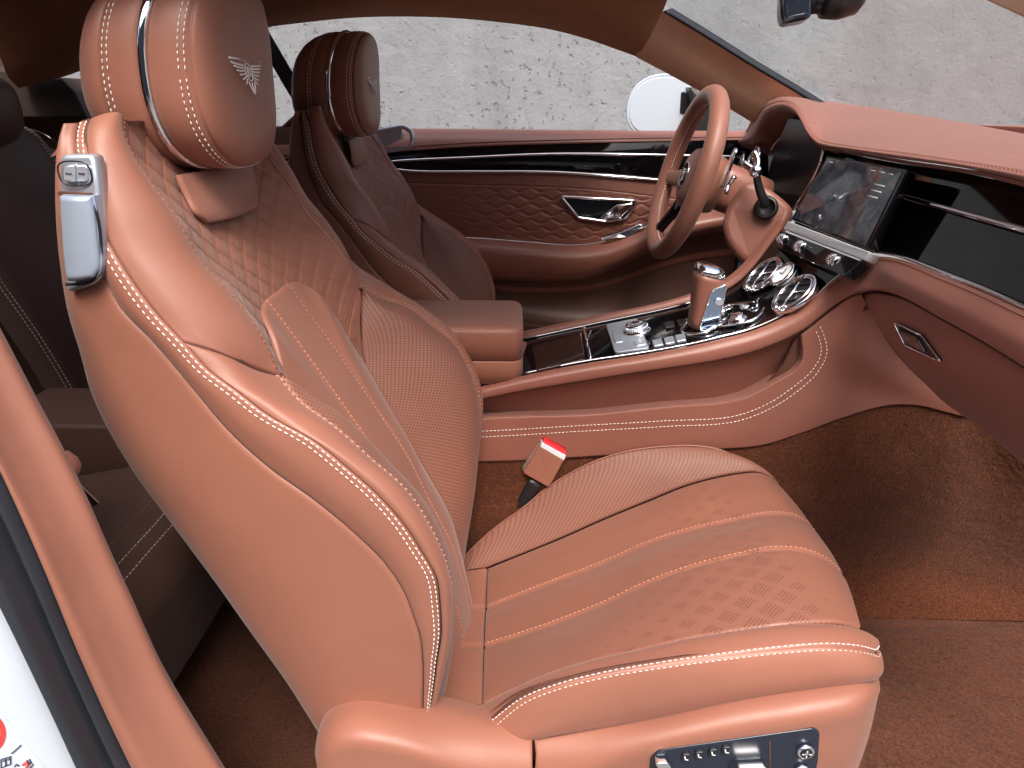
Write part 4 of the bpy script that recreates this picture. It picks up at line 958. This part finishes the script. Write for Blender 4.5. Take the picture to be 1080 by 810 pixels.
for (x, y, r_) in ((795, 168, .030), (780, 171, .026)):
    b = MB(); c = PX(x, y, .565); n_ = np.array([-.95, 0, .3]); n_ /= np.linalg.norm(n_); u_ = np.array([0, 1., 0]); v_ = np.cross(n_, u_)
    tube(b, ringpts(c, u_, v_, r_, r_, 36), .005, 'chrome', n=10, closed=True); v2 = b.build('air_vent', dash)
    b = MB(); slab(b, ringpts(c-n_*.004, u_, v_, r_*.95, r_*.95, 30), -n_, .005, 0, 'black_plastic'); b.build('vent_bowl', v2)
    b = MB(); tube(b, np.array([c-u_*r_, c+u_*r_]), .003, 'chrome'); tube(b, np.array([c-v_*r_, c+v_*r_]), .002, 'chrome'); b.build('vane', v2)
ld = np.array([.38, .88, -.28]); ld /= np.linalg.norm(ld)
b = MB(); lp = rounded(pc([(786, 188, 1.48), (812, 198, 1.46), (838, 220, 1.44), (829, 239, 1.43), (812, 262, 1.43), (797, 278, 1.43), (782, 277, 1.44), (766, 258, 1.45), (760, 238, 1.46), (768, 212, 1.475)]), .03)
slab(b, lp, ld, .06, .014, 'leather_dash', smooth=True, seg=6); b.build('lower_panel', dash)
b = MB(); c = P(808, 219.5, 1.443); lathe(b, c, -ld, [(0, .024), (.006, .024), (.010, .020), (.010, .017), (.004, .016), (.004, .0001)], 'black_plastic', 32); b.build('ignition_socket', dash)
b = MB(); slab(b, rounded(pcx([(690, 245), (770, 240), (800, 285), (770, 310), (700, 320)], .66), .02), (1, 0, 0), .06, 0, 'black_plastic'); b.build('footwell_dark_slab', dash)  # black slab put in for the shade of the open driver footwell
b = MB(); lathe(b, PX(777, 284, .60), (-1, 0, .2), [(0, .034), (.01, .034), (.014, .026), (.012, .020), (.004, .018), (.004, .0001)], 'black_plastic', 32); b.build('air_vent', dash)
sd_.build('stitching', dash)

# ================================================================== STEERING WHEEL
wc = np.array([.352, 1.63, H-.158]); wn = np.array([-.964, 0, .265]); wu = np.array([.265, 0, .964]); wv = np.array([0, 1., 0])
stw = thing('steering_wheel', 'tan leather steering wheel with winged badge on its hub', 'steering wheel', tuple(wc), None)
b = MB(); tube(b, ringpts(wc, wv, wu, .1745, .1745, 96), .0208, 'leather', n=24, closed=True, flat=1.0); rim = b.build('rim', stw)
b = Lines(); q = ringpts(wc+wn*.002, wv, wu, .1535, .1535, 160); q = np.concatenate([q, q[:1]]); stitches(b, q, (wc-q)/.156, 'thread_white', L=.005, gap=.002, r=.001, skew=.5)
stitches(b, q+wn*.006, (wc-q)/.156, 'thread_light', L=.005, gap=.002, r=.001, skew=-.5); b.build('stitching', rim)
hc_ = wc-wn*.045
b = MB(); secs = []
for h_, r_ in ((-.03, .070), (0, .080), (.020, .080), (.032, .074), (.040, .060), (.045, .04), (.047, .015), (.0472, .001)):
    secs.append(ringpts(hc_+wn*h_-wu*.004, wv, wu, r_*1.02, r_*.88, 48, 2.5))
rings_body(b, secs, 'leather'); hub = b.build('hub', stw)
b = MB(); tube(b, ringpts(hc_+wn*.0462, wv, wu, .030, .027, 36), .0022, 'chrome', n=8, closed=True); slab(b, ringpts(hc_+wn*.0475, wv, wu, .029, .026, 32), -wn, .003, 0, 'gloss_brown')
wing_emblem(b, hc_+wn*.0485, -wv, wu, wn, .024, 'chrome'); b.build('emblem', hub)
for sg, an in ((-1, -8), (1, -8), (-1, -62), (1, -62)):
    a = R(an); dv = wv*sg*math.cos(a)+wu*math.sin(a); tv = np.cross(wn, dv); b = MB(); secs = []
    for t_, w_, th in ((.05, .030, .012), (.09, .022, .011), (.125, .017, .010), (.158, .017, .010), (.172, .016, .008)):
        secs.append(ringpts(hc_+dv*t_+wn*(.018+.027*max(0, (t_-.06)/.11)), tv, wn, w_, th, 20, 3))
    rings_body(b, secs, 'leather' if an == -8 else 'piano_black'); b.build('spoke', stw)
for sg in (-1, 1):
    b = MB(); c = wc+wv*sg*.105-wn*.055+wu*.03; q = [c+wv*sg*x_*.016+wu*y_ for x_, y_ in ((-1, -.035), (1, -.03), (1.2, .05), (0, .055))]; slab(b, rounded(q, .01), -wn, .006, .002, 'chrome', smooth=True); b.build('shift_paddle', stw)
b = MB(); secs = [ringpts(hc_-wn*t_-wu*.01*t_/.2, wv, wu, r_, r_*.95, 36, 3.0) for t_, r_ in ((.02, .052), (.05, .056), (.10, .056), (.145, .052), (.15, .03))]
rings_body(b, secs, 'leather_dash'); b.build('column_shroud', stw)
b = MB(); p0 = P(797, 181, 1.42); lathe(b, p0-np.array([0, -.012, 0]), (0, -1, 0), [(0, .008), (.004, .012), (.018, .012), (.022, .008), (.023, .0001)], 'chrome', 24)
tube(b, cr(np.array([P(795, 160, 1.44), P(799, 170, 1.43), p0]), 12), .006, 'chrome'); tube(b, cr(np.array([P(784, 172, 1.44), p0]), 8), .007, 'chrome'); tube(b, cr(np.array([PX(775, 186, .42), PX(768, 196, .41), PX(766, 203, .405)]), 8), .0055, 'chrome')
sk_ = b.build('column_stalk', stw); b = MB(); tube(b, cr(np.array([p0+[0, -.004, 0], P(800, 196, 1.42), P(804, 208, 1.42), P(807, 217, 1.425)]), 16), np.linspace(.007, .0100, 16), 'black_plastic', n=12); b.build('stalk_grip', sk_)

# ================================================================== DRIVER DOOR
door = thing('door_lining', 'closed tan leather far door with quilted panel and chrome inner handle', 'car door', (.2, 2.0, FLOOR))
def dcurve(pts, Y): return pc([p if len(p) == 3 else (p[0], p[1], Y) for p in pts])
d0 = dcurve([(270, 133.5), (435, 136), (560, 137.5), (690, 138.5), (810, 139)], 2.03)
d0b = d0+[0, .03, -.05]
d1 = dcurve([(270, 150), (408, 145), (497, 142), (580, 142), (690, 142.5), (810, 143)], 1.975)
d2 = dcurve([(270, 170), (408, 160.5), (497, 154.5), (580, 151.5), (700, 148.5), (810, 146.5)], 1.955)
b = MB(); g = patch(b, [d0b, d0, d1, d2], 'leather_dash', 60, 16, roll=(0, 0, 0, .004), rd=.003, out=(0, -1, 1)); q, nq = gline(g, 'v1', .010); tube(b, q, .0016, 'groove', n=6); b.build('top_rail', door)
d3 = dcurve([(270, 180), (408, 177), (430, 180), (500, 181), (580, 181.5), (664, 187), (697, 190), (810, 204)], 1.955)
b = MB(); patch(b, [d2+[0, .006, -.001], mix(d2, d3, .5, (0, -.004, 0)), d3], 'piano_black', 60, 16, out=(0, -1, .2)); tr_ = b.build('door_trim', door)
b = MB(); tube(b, cr(dcurve([(408, 171), (417, 170), (497, 166), (580, 162.5), (702, 163.5), (800, 166)], 1.948), 50), .0034, 'chrome', n=8); tube(b, cr(d3[1:]+[0, -.004, 0], 50), .0042, 'chrome', n=8); b.build('chrome_strip', tr_)
d4 = dcurve([(270, 190), (435, 193), (500, 195), (580, 197), (640, 201), (687, 206.5), (810, 222)], 1.952)
d5 = dcurve([(270, 262), (440, 250), (500, 251), (560, 255.5), (604, 258.5), (636, 255), (680, 239), (740, 222), (810, 215)], 1.955)
d6 = d5+[0, -.065, -.012]
d7 = dcurve([(270, 300), (440, 288), (500, 291), (560, 293), (618, 291), (663, 275), (690, 262), (740, 245), (810, 238)], 1.91)
d8 = dcurve([(270, 320), (440, 300), (500, 306), (535, 318), (589, 318), (640, 315), (700, 300), (810, 290)], 1.985)
d9 = dcurve([(270, 345), (440, 322), (500, 322), (535, 333), (589, 341), (633, 343), (700, 336), (810, 330)], 1.945)
b = MB(); patch(b, [d3+[0, .004, 0], d4], 'leather_dash', 50, 8, roll=(0, 0, .003, .004), rd=.004, out=(0, -1, 0))
g = patch(b, [d5, mix(d5, d6, .6, (0, 0, .006)), d6+[0, 0, -.006], mix(d6, d7, .5, (0, -.008, -.01)), d7, d7+[0, .04, -.02], mix(d7, d8, .5, (0, .02, -.01))], 'leather_dash', 70, 36, out=(0, -1, .4))
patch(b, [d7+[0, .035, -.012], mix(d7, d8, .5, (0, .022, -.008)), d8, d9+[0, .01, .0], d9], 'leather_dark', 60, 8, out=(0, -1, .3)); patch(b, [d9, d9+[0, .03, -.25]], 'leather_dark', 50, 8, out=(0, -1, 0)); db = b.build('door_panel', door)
def scale_quilt(G, su, sv):
    x = G[..., 0]; z = G[..., 2]
    r = np.floor(z/.0215); fx = (x/.062+.5*(r % 2)) % 1.0; fz = z/.0215-r
    tri = np.abs(fx-.5)*2; e = fz-(1-tri)*.75+.0
    ed = np.minimum(np.abs(e), np.minimum(np.abs(fz-1-(1-tri)*.0), 1))
    h = -.0028*np.exp(-(np.abs(e)/.16)**2)
    f = np.clip((x-(-.26))/.22, 0, 1); m_ = np.clip(np.minimum(sv, sv[-1:]-sv)/.012, 0, 1); return h*f*m_
b = MB(); patch(b, [d4, mix(d4, d5, .5, (0, -.003, 0)), d5], 'leather_dash', 260, 110, roll=(0, 0, .005, .003), rd=.004, disp=scale_quilt, out=(0, -1, 0)); b.build('quilted_panel', db)
hq = dcurve([(592, 207.5), (669, 211.5), (671, 216), (657, 231.5), (638, 233.5), (610, 229.5)], 1.942)
b = MB(); slab(b, rounded(hq, .006), (0, 1, 0), .02, .002, 'piano_black', smooth=True); tube(b, rounded(hq, .006), .0042, 'chrome', n=8, closed=True); h_ = b.build('door_handle', door)
b = MB(); q = dcurve([(632, 230), (650, 216), (668, 213.5), (667, 218), (655, 230), (636, 232)], 1.936); slab(b, rounded(q, .006), (0, 1, 0), .012, .004, 'chrome', smooth=True); b.build('lever', h_)
b = MB(); q = dcurve([(634, 252), (655, 246), (676, 237), (681, 240), (662, 250), (640, 256)], 1.915); slab(b, rounded(q, .005), (0, 1, .6), .01, .003, 'chrome', smooth=True); b.build('switch_panel', door)
b = MB(); q = cr(dcurve([(440, 327), (500, 327), (535, 338), (589, 346), (633, 348)], 1.942), 60); stitches(b, q, np.tile([0, -1, 0], (60, 1)), 'thread_light', L=.006, gap=.003, r=.0012); b.build('stitching', door)
# ================================================================== ROOF, PILLARS, GLASS
rl = pc([(20, 93), (64, 82), (120, 62), (200, 43.5), (266, 31), (319, 24), (378, 18.5), (467, 18.5), (527, 23.5), (580, 31), (620, 41.5), (650, 52), (672, 60)], 1.83)
ru = pc([(0, 60), (50, 52), (110, 32), (200, 12), (266, -2), (330, -12), (400, -18), (480, -18), (540, -12), (600, -3), (650, 4), (680, 8), (699, 12)], 1.73)
r3 = ru*[1, 0, 0]+np.array([0, 1.45, H+.27]); r4 = r3*[1, 0, 1]+np.array([0, YCAR, .005]); r5 = r3*[1, 0, 1]+[0, .9, 0]; r6 = r3*[1, 0, 1]+[0, .77, -.025]; r7 = r3*[1, 0, 1]+[0, .70, -.07]
rf = thing('roof_lining', 'brown suede roof lining above the side windows', 'roof lining', (-.4, YCAR, H+.1))
b = MB(); g = patch(b, [rl, mix(rl, ru, .5, (0, -.012, -.004)), ru, mix(ru, r3, .5, (0, .02, .02)), r3, r4, r5, r6, r7], 'headliner', 70, 60, out=(0, 0, -1))
patch(b, [rl, rl+[0, .012, .004]], 'black_plastic', 50, 2, out=(0, -1, -1)); patch(b, [rl+[0, .012, .004], rl+[0, .012, .06], r3+[0, .1, .04], r5+[0, 0, .05], r7+[0, -.02, .04], r7+[0, -.02, 0]], 'white_paint', 50, 30, out=(0, 0, 1)); b.build('headlining', rf)
def pillar(lo, cr_, hi, label, lit=True):
    o = thing('windscreen_pillar', label, 'pillar', tuple(lo[0]), 'pillars beside the windscreen'); b = MB()
    patch(b, [lo+[.01, .03, 0], lo, mix(lo, cr_, .5, (-.004, -.004, -.002)), cr_, hi], 'pillar_fabric', 40, 24, roll=(.004, 0, 0, 0), rd=.004, out=(-1, -.5, 0)); b.build('pillar_cover', o)
    b = MB(); tube(b, cr(hi, 40)+[.004, 0, .0005], .0030, 'dark_display', n=8); patch(b, [hi, hi+[.03, .03, .01], lo+[.05, .05, .0], lo+[.01, .03, 0]], 'black_plastic', 40, 8, out=(1, 0, 1)); b.build('glass_seal', o)
pl_lo = pc([(670, 59, 1.83), (706, 78, 1.84), (744, 99, 1.85), (797, 131, 1.87), (850, 165, 1.89)])
pl_cr = pc([(690, 28, 1.76), (725, 47, 1.775), (765, 72, 1.79), (825, 112, 1.81), (880, 150, 1.83)])
pl_hi = pc([(699, 12, 1.73), (738, 35.5, 1.745), (785, 65, 1.76), (850, 104, 1.785), (905, 140, 1.81)])
pillar(pl_lo, pl_cr, pl_hi, 'tan pillar cover sloping down from the roof behind the steering wheel')
def mirc(q): q = q.copy(); q[:, 1] = 2*YCAR-q[:, 1]; return q
pn_lo = pc([(930, -46, .755), (985, -23, .74), (1035, 0, .73), (1080, 20.5, .72), (1150, 52, .70), (1260, 102, .68), (1480, 200, .64)]); pn_cr = pn_lo+[.03, -.08, .02]; pn_hi = pn_lo+[.06, -.12, .05]
o = thing('windscreen_pillar', 'dark tan pillar corner entering at the top right of the picture', 'pillar', tuple(pn_lo[0]), 'pillars beside the windscreen'); b = MB()
slab(b, np.concatenate([pn_lo, pn_hi[::-1]+[-.03, .03, .03]]), (.3, -.5, .3), .05, .004, 'pillar_fabric'); b.build('pillar_cover', o)
ws = thing('windscreen', 'clear lightly tinted windscreen above the dashboard', 'windscreen', (.7, YCAR, H))
b = MB(); far = cr(pl_hi, 20)+[.012, -.0, .006]; nr = far.copy(); nr[:, 1] = 2*YCAR-nr[:, 1]
far[0] += [-.04, 0, .03]
midl = (far+nr)/2+[.06, 0, .015]
low = np.array([[1.06, y_, H-.075] for y_ in (1.85, 1.6, YCAR, .9, .66)])
f2 = np.concatenate([far[:12], [[1.0, 1.84, H-.06]]]); n2_ = f2.copy(); n2_[:, 1] = 2*YCAR-n2_[:, 1]; m2_ = f2.copy(); m2_[:, 1] = YCAR; m2_[:, 0] += .05; m2_[:, 2] += .02
patch(b, [cr(f2, 30), cr(m2_, 30), cr(n2_, 30)], 'glass', 30, 16, out=(-1, 0, 0)); b.build('pane', ws)
# ================================================================== REAR OF THE CABIN
rs = thing('rear_side_trim', 'dark far rear side panel behind the driver seat with a chrome grab handle outline', 'side trim', (-.8, 1.95, FLOOR))
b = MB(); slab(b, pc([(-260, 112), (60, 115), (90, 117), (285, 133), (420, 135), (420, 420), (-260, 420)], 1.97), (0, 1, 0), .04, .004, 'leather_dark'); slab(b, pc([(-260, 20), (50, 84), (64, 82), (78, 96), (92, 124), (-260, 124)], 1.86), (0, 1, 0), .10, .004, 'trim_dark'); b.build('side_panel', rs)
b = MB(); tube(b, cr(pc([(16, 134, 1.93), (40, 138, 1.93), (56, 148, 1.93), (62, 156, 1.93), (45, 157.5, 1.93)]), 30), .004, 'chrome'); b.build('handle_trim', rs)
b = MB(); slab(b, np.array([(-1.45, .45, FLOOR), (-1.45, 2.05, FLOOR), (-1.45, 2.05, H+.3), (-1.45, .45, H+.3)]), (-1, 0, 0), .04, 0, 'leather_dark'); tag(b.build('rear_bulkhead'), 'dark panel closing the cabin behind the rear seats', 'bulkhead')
def rear_seat(yc, label, dx=0.):
    o = thing('rear_bench', label, 'rear seat', (-.8, yc, FLOOR), 'rear seats'); ys = np.array([-.25, -.2, -.1, 0, .1, .2, .25])
    def row(x, z, dr=.03): return np.array([[x, yc+y_, H+z-dr*(abs(y_)/.25)**4+.010*(abs(y_)/.2)**2*(1 if abs(y_) < .22 else .5)] for y_ in ys])
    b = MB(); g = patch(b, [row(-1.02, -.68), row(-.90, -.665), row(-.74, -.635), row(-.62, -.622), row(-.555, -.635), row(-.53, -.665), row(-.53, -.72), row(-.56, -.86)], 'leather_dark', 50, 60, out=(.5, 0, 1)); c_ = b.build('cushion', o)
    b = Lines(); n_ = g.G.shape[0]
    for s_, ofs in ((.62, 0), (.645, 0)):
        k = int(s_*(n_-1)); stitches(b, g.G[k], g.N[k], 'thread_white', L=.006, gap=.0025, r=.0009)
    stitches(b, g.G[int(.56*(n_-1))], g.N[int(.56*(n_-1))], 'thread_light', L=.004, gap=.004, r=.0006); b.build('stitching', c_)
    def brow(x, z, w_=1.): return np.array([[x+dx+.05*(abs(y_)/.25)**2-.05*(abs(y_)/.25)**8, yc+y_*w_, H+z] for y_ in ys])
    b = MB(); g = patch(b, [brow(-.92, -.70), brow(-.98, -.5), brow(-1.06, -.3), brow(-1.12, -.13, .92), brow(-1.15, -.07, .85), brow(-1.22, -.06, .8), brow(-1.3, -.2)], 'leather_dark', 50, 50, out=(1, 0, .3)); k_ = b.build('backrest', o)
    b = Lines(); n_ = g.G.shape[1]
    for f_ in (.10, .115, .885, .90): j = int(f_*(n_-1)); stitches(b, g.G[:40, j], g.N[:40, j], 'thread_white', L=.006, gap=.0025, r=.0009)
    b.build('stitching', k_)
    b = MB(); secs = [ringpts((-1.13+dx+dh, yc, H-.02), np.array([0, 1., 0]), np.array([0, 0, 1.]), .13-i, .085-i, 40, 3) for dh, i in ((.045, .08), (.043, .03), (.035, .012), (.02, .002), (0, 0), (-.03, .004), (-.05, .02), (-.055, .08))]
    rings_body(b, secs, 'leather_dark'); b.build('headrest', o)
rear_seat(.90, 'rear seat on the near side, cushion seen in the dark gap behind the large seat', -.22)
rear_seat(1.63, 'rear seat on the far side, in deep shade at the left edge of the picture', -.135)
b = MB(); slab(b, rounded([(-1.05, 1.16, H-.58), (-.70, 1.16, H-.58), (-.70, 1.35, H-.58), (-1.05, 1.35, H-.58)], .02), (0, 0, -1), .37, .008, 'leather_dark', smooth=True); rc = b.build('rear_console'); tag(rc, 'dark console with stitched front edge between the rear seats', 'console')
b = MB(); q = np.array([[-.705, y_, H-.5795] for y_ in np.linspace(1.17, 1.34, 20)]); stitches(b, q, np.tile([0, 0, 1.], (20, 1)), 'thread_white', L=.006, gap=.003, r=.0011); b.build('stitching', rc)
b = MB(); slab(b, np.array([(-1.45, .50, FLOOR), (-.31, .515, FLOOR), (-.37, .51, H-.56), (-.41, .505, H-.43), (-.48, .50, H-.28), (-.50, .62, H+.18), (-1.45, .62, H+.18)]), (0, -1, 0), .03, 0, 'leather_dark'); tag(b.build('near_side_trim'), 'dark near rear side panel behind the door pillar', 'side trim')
# seat belts
def strap(name, a, c, w_, label):
    b = MB(); a, c = np.array(a), np.array(c); t_ = (c-a)/np.linalg.norm(c-a); s_ = np.cross(t_, [0, 1, 0.]); s_ /= np.linalg.norm(s_)
    slab(b, np.array([a-s_*w_/2, a+s_*w_/2, c+s_*w_/2, c-s_*w_/2]), (0, 1, 0), .003, .0008, 'webbing'); tag(b.build(name), label, 'seat belt')
strap('seat_belt', P(262, 12, 1.88), P(330, 128, 1.88), .037, 'black seat belt strap slanting across the far side window between the headrests')
bk = thing('belt_buckle', 'tan seat belt buckle with red release button beside the near seat cushion', 'buckle', tuple(P(560, 510, 1.14)), None)
b = MB(); q = pc([(570, 470, 1.132), (596, 484.5, 1.132), (579, 515, 1.132), (552, 499.5, 1.132)]); slab(b, rounded(q, .005), (-.2, 1, 0), .022, .003, 'leather', smooth=True); b.build('body', bk)
b = MB(); q2 = pc([(572, 467, 1.131), (597, 480.5, 1.131), (595, 486, 1.131), (570, 471.5, 1.131)]); slab(b, rounded(q2, .002), (-.2, 1, 0), .02, .001, 'sticker_white', smooth=True); b.build('slot_plate', bk)
b = MB(); q2 = pc([(574.5, 464.5, 1.136), (597, 476.5, 1.136), (597, 481, 1.132), (572.5, 468, 1.132)]); slab(b, rounded(q2, .002), (-.1, 1, .3), .016, .001, 'red_plastic', smooth=True); b.build('release_button', bk)
b = MB(); tube(b, cr(np.array([P(566, 507, 1.146), P(553, 528, 1.148), P(535, 560, 1.155), P(520, 590, 1.16)]), 20), .0155, 'black_plastic', n=12, flat=.45, updir=(0, 1, 0)); b.build('stalk', bk)
# rear buckle and leather tab beside the door pillar
b = MB(); c = P(66, 489, .60); secs = [ringpts(c+np.array([.012, 0, -.008])*k, np.array([0, 1., 0]), np.array([.3, 0, .95]), r_, r_, 20) for k, r_ in ((-.5, .001), (-.3, .010), (0, .014), (.6, .013), (1.0, .009), (1.15, .001))]; rings_body(b, secs, 'leather'); tag(b.build('belt_guide'), 'tan leather belt guide peeking out behind the door pillar', 'belt guide')
b = MB(); q = pc([(79, 511, .62), (83, 510, .62), (104, 531, .62), (100, 534, .62)]); slab(b, q, (0, 1, 0), .003, .001, 'chrome'); q = pc([(80, 519, .621), (98, 534, .621), (92, 536, .621), (80, 528, .621)]); slab(b, q, (0, 1, 0), .004, .001, 'black_plastic'); tag(b.build('belt_tongue'), 'chrome belt tongue hanging behind the door pillar', 'belt tongue')
# ================================================================== DOOR PILLAR AND BODY AT THE LEFT
pr_ = pc([(-120, 130, .53), (-40, 283, .52), (0, 361, .515), (41.5, 440, .51), (62, 478, .507), (91, 537, .503), (122, 607, .50), (137, 639, .498), (176, 724, .495), (223, 802, .492), (260, 860, .49)])
pl2 = pc([(-160, 190, .475), (-70, 360, .47), (0, 501, .465), (47, 607, .46), (78, 683, .458), (107, 748, .456), (135, 807, .455), (165, 870, .453)])
ps = pc([(-170, 290, .44), (-80, 460, .44), (0, 616, .44), (39, 696, .437), (65, 752, .436), (91, 810, .435), (125, 880, .433)])
b = MB(); patch(b, [pl2, mix(pl2, pr_, .25, (.0, -.012, 0)), mix(pl2, pr_, .6, (-.006, -.014, 0)), mix(pl2, pr_, .9, (-.006, -.005, 0)), pr_, pr_+[-.012, .02, 0], pr_+[-.06, .06, 0]], 'leather', 60, 30, roll=(0, 0, .004, 0), rd=.004, out=(.2, -1, 0)); tag(b.build('pillar_trim'), 'tan trim strip slanting down the left edge beside the black rubber seal', 'pillar trim')
b = MB(); patch(b, [ps, mix(ps, pl2, .12, (0, -.014, 0)), mix(ps, pl2, .35, (0, -.016, 0)), mix(ps, pl2, .5, (0, -.004, 0)), mix(ps, pl2, .6, (0, .004, 0)), mix(ps, pl2, .75, (0, -.004, 0)), pl2+[.001, .006, 0]], 'rubber', 60, 36, out=(.1, -1, 0)); tag(b.build('weather_seal'), 'dark rubber weather seal between white body and tan pillar trim', 'seal')
b = MB(); pw = ps+[-.16, -.07, -.02]; patch(b, [ps+[0, .012, 0], ps+[-.004, .002, 0], mix(ps, pw, .4, (0, -.006, 0)), pw], 'white_paint', 50, 20, out=(.1, -1, 0)); bvw = BVHTree.FromPolygons(b.v[0].tolist(), b.f); bd = b.build('bodywork'); tag(bd, 'white painted car body edge in the lower left corner', 'car body')
def onb(x, y, lift=.0006):
    d = ray(x, y); d = d/np.linalg.norm(d); h = bvw.ray_cast(Vector(EYE), Vector(d)); q = np.array(h[0]) if h[0] is not None else P(x, y, .43); return q-d*lift
b = MB(); slab(b, np.array([onb(*p) for p in ((-30, 730), (2, 753), (44, 806), (60, 840), (-30, 850))]), (0, 1, 0), .0004, 0, 'print_grey')
ct = (-17, 774); rg = lambda r_: np.array([onb(ct[0]+r_*math.cos(a), ct[1]+r_*math.sin(a), .0012) for a in np.linspace(0, 2*math.pi, 40, endpoint=False)])
slab(b, rg(23), (0, 1, 0), .0003, 0, 'sticker_red'); slab(b, np.array([q-(q-EYE)/np.linalg.norm(q-EYE)*.0006 for q in rg(17)]), (0, 1, 0), .0003, 0, 'sticker_white')
def mark(pts, r_=.0006, m='print_dark'): tube(b, np.array([onb(*p, .0016) for p in pts]), r_, m, n=5)
mark([(12, 795), (22, 786)]); mark([(1, 801), (1, 810), (11, 806), (11, 798), (1, 801)]); mark([(6, 800), (6, 808)]); mark([(3, 803), (5, 802)]); mark([(8, 801.5), (10, 800.5)])
mark([(15, 809), (17, 806), (20, 808)]); mark([(24, 807), (27, 804), (30, 807), (27, 811)], .0011, 'sticker_red'); mark([(28, 802), (31, 806), (33, 805), (31, 801)]); mark([(32, 810), (35, 806)])
b.build('warning_sticker', bd)
# ================================================================== MIRRORS
mo = thing('wing_mirror', 'white wing mirror outside the far window beyond the steering wheel', 'wing mirror', tuple(P(705, 140, 2.2)))
mc_ = P(699, 112, 2.2); mxv = np.array([.93, -.36, 0]); myv = np.array([.36, .93, 0]); mzv = np.array([.10, 0, 1.]); mzv /= np.linalg.norm(mzv)
b = MB(); secs = []
for d_, s_ in ((-.030, .93), (-.032, .97), (-.028, 1.0), (0, 1.0), (.04, .94), (.075, .80), (.10, .58), (.115, .3), (.118, .02)):
    secs.append(ringpts(mc_+myv*d_, mxv, mzv, .102*s_, .088*s_, 44, 2.35))
rings_body(b, secs, 'white_paint'); hs_ = b.build('housing', mo)
b = MB(); slab(b, ringpts(mc_-myv*.0325, mxv, mzv, .093, .079, 44, 2.35), myv, .006, .002, 'painted_reflection', smooth=True); b.build('mirror_glass', mo)  # pale paint on the glass stands in for the reflected white car flank
b = MB(); q = [mc_-myv*.035+mxv*x_+mzv*y_ for x_, y_ in ((.052, .040), (.080, .034), (.086, -.022), (.060, -.020))]; slab(b, rounded(q, .006), myv, .004, .001, 'black_plastic'); b.build('camera_window', mo)
b = MB(); slab(b, pc([(727, 92, 2.1), (733, 92, 2.1), (752, 118, 2.08), (762, 150, 2.06), (735, 150, 2.08), (731, 120, 2.1)]), (0, 1, 0), .05, .004, 'black_plastic'); b.build('mount', mo)
rv = thing('rear_view_mirror', 'dark rear view mirror hanging at the top edge above the dashboard', 'mirror', tuple(P(850, 0, 1.2)))
b = MB(); q = pc([(827, -34, 1.14), (857, -34, 1.14), (856, 17, 1.14), (850, 20.5, 1.14), (826.5, 25, 1.14), (823, 14, 1.14), (824, -5, 1.14)]); slab(b, rounded(q, .008), (.25, 1, 0), .07, .008, 'blue_black', smooth=True, seg=5); b.build('housing', rv)
b = MB(); q = pc([(824.6, -3, 1.139), (836, -8, 1.139), (838, 20, 1.139), (827.5, 24, 1.139)]); slab(b, q+[0, .001, 0], (0, 1, 0), .01, .001, 'rubber'); b.build('rim', rv)
b = MB(); tube(b, np.array([P(852, 5, 1.2), P(880, 2, 1.2)]), .014, 'black_plastic', n=14); tube(b, np.array([P(860, -1, 1.19), P(880, -3, 1.19)]), .009, 'rubber', n=12); lathe(b, P(893, -2, 1.2)+np.array([-.04, 0, .003]), (1, 0, 0), [(0, .022), (.006, .031), (.03, .033), (.055, .026), (.066, .012), (.068, .001)], 'black_plastic', 30); b.build('mount', rv)
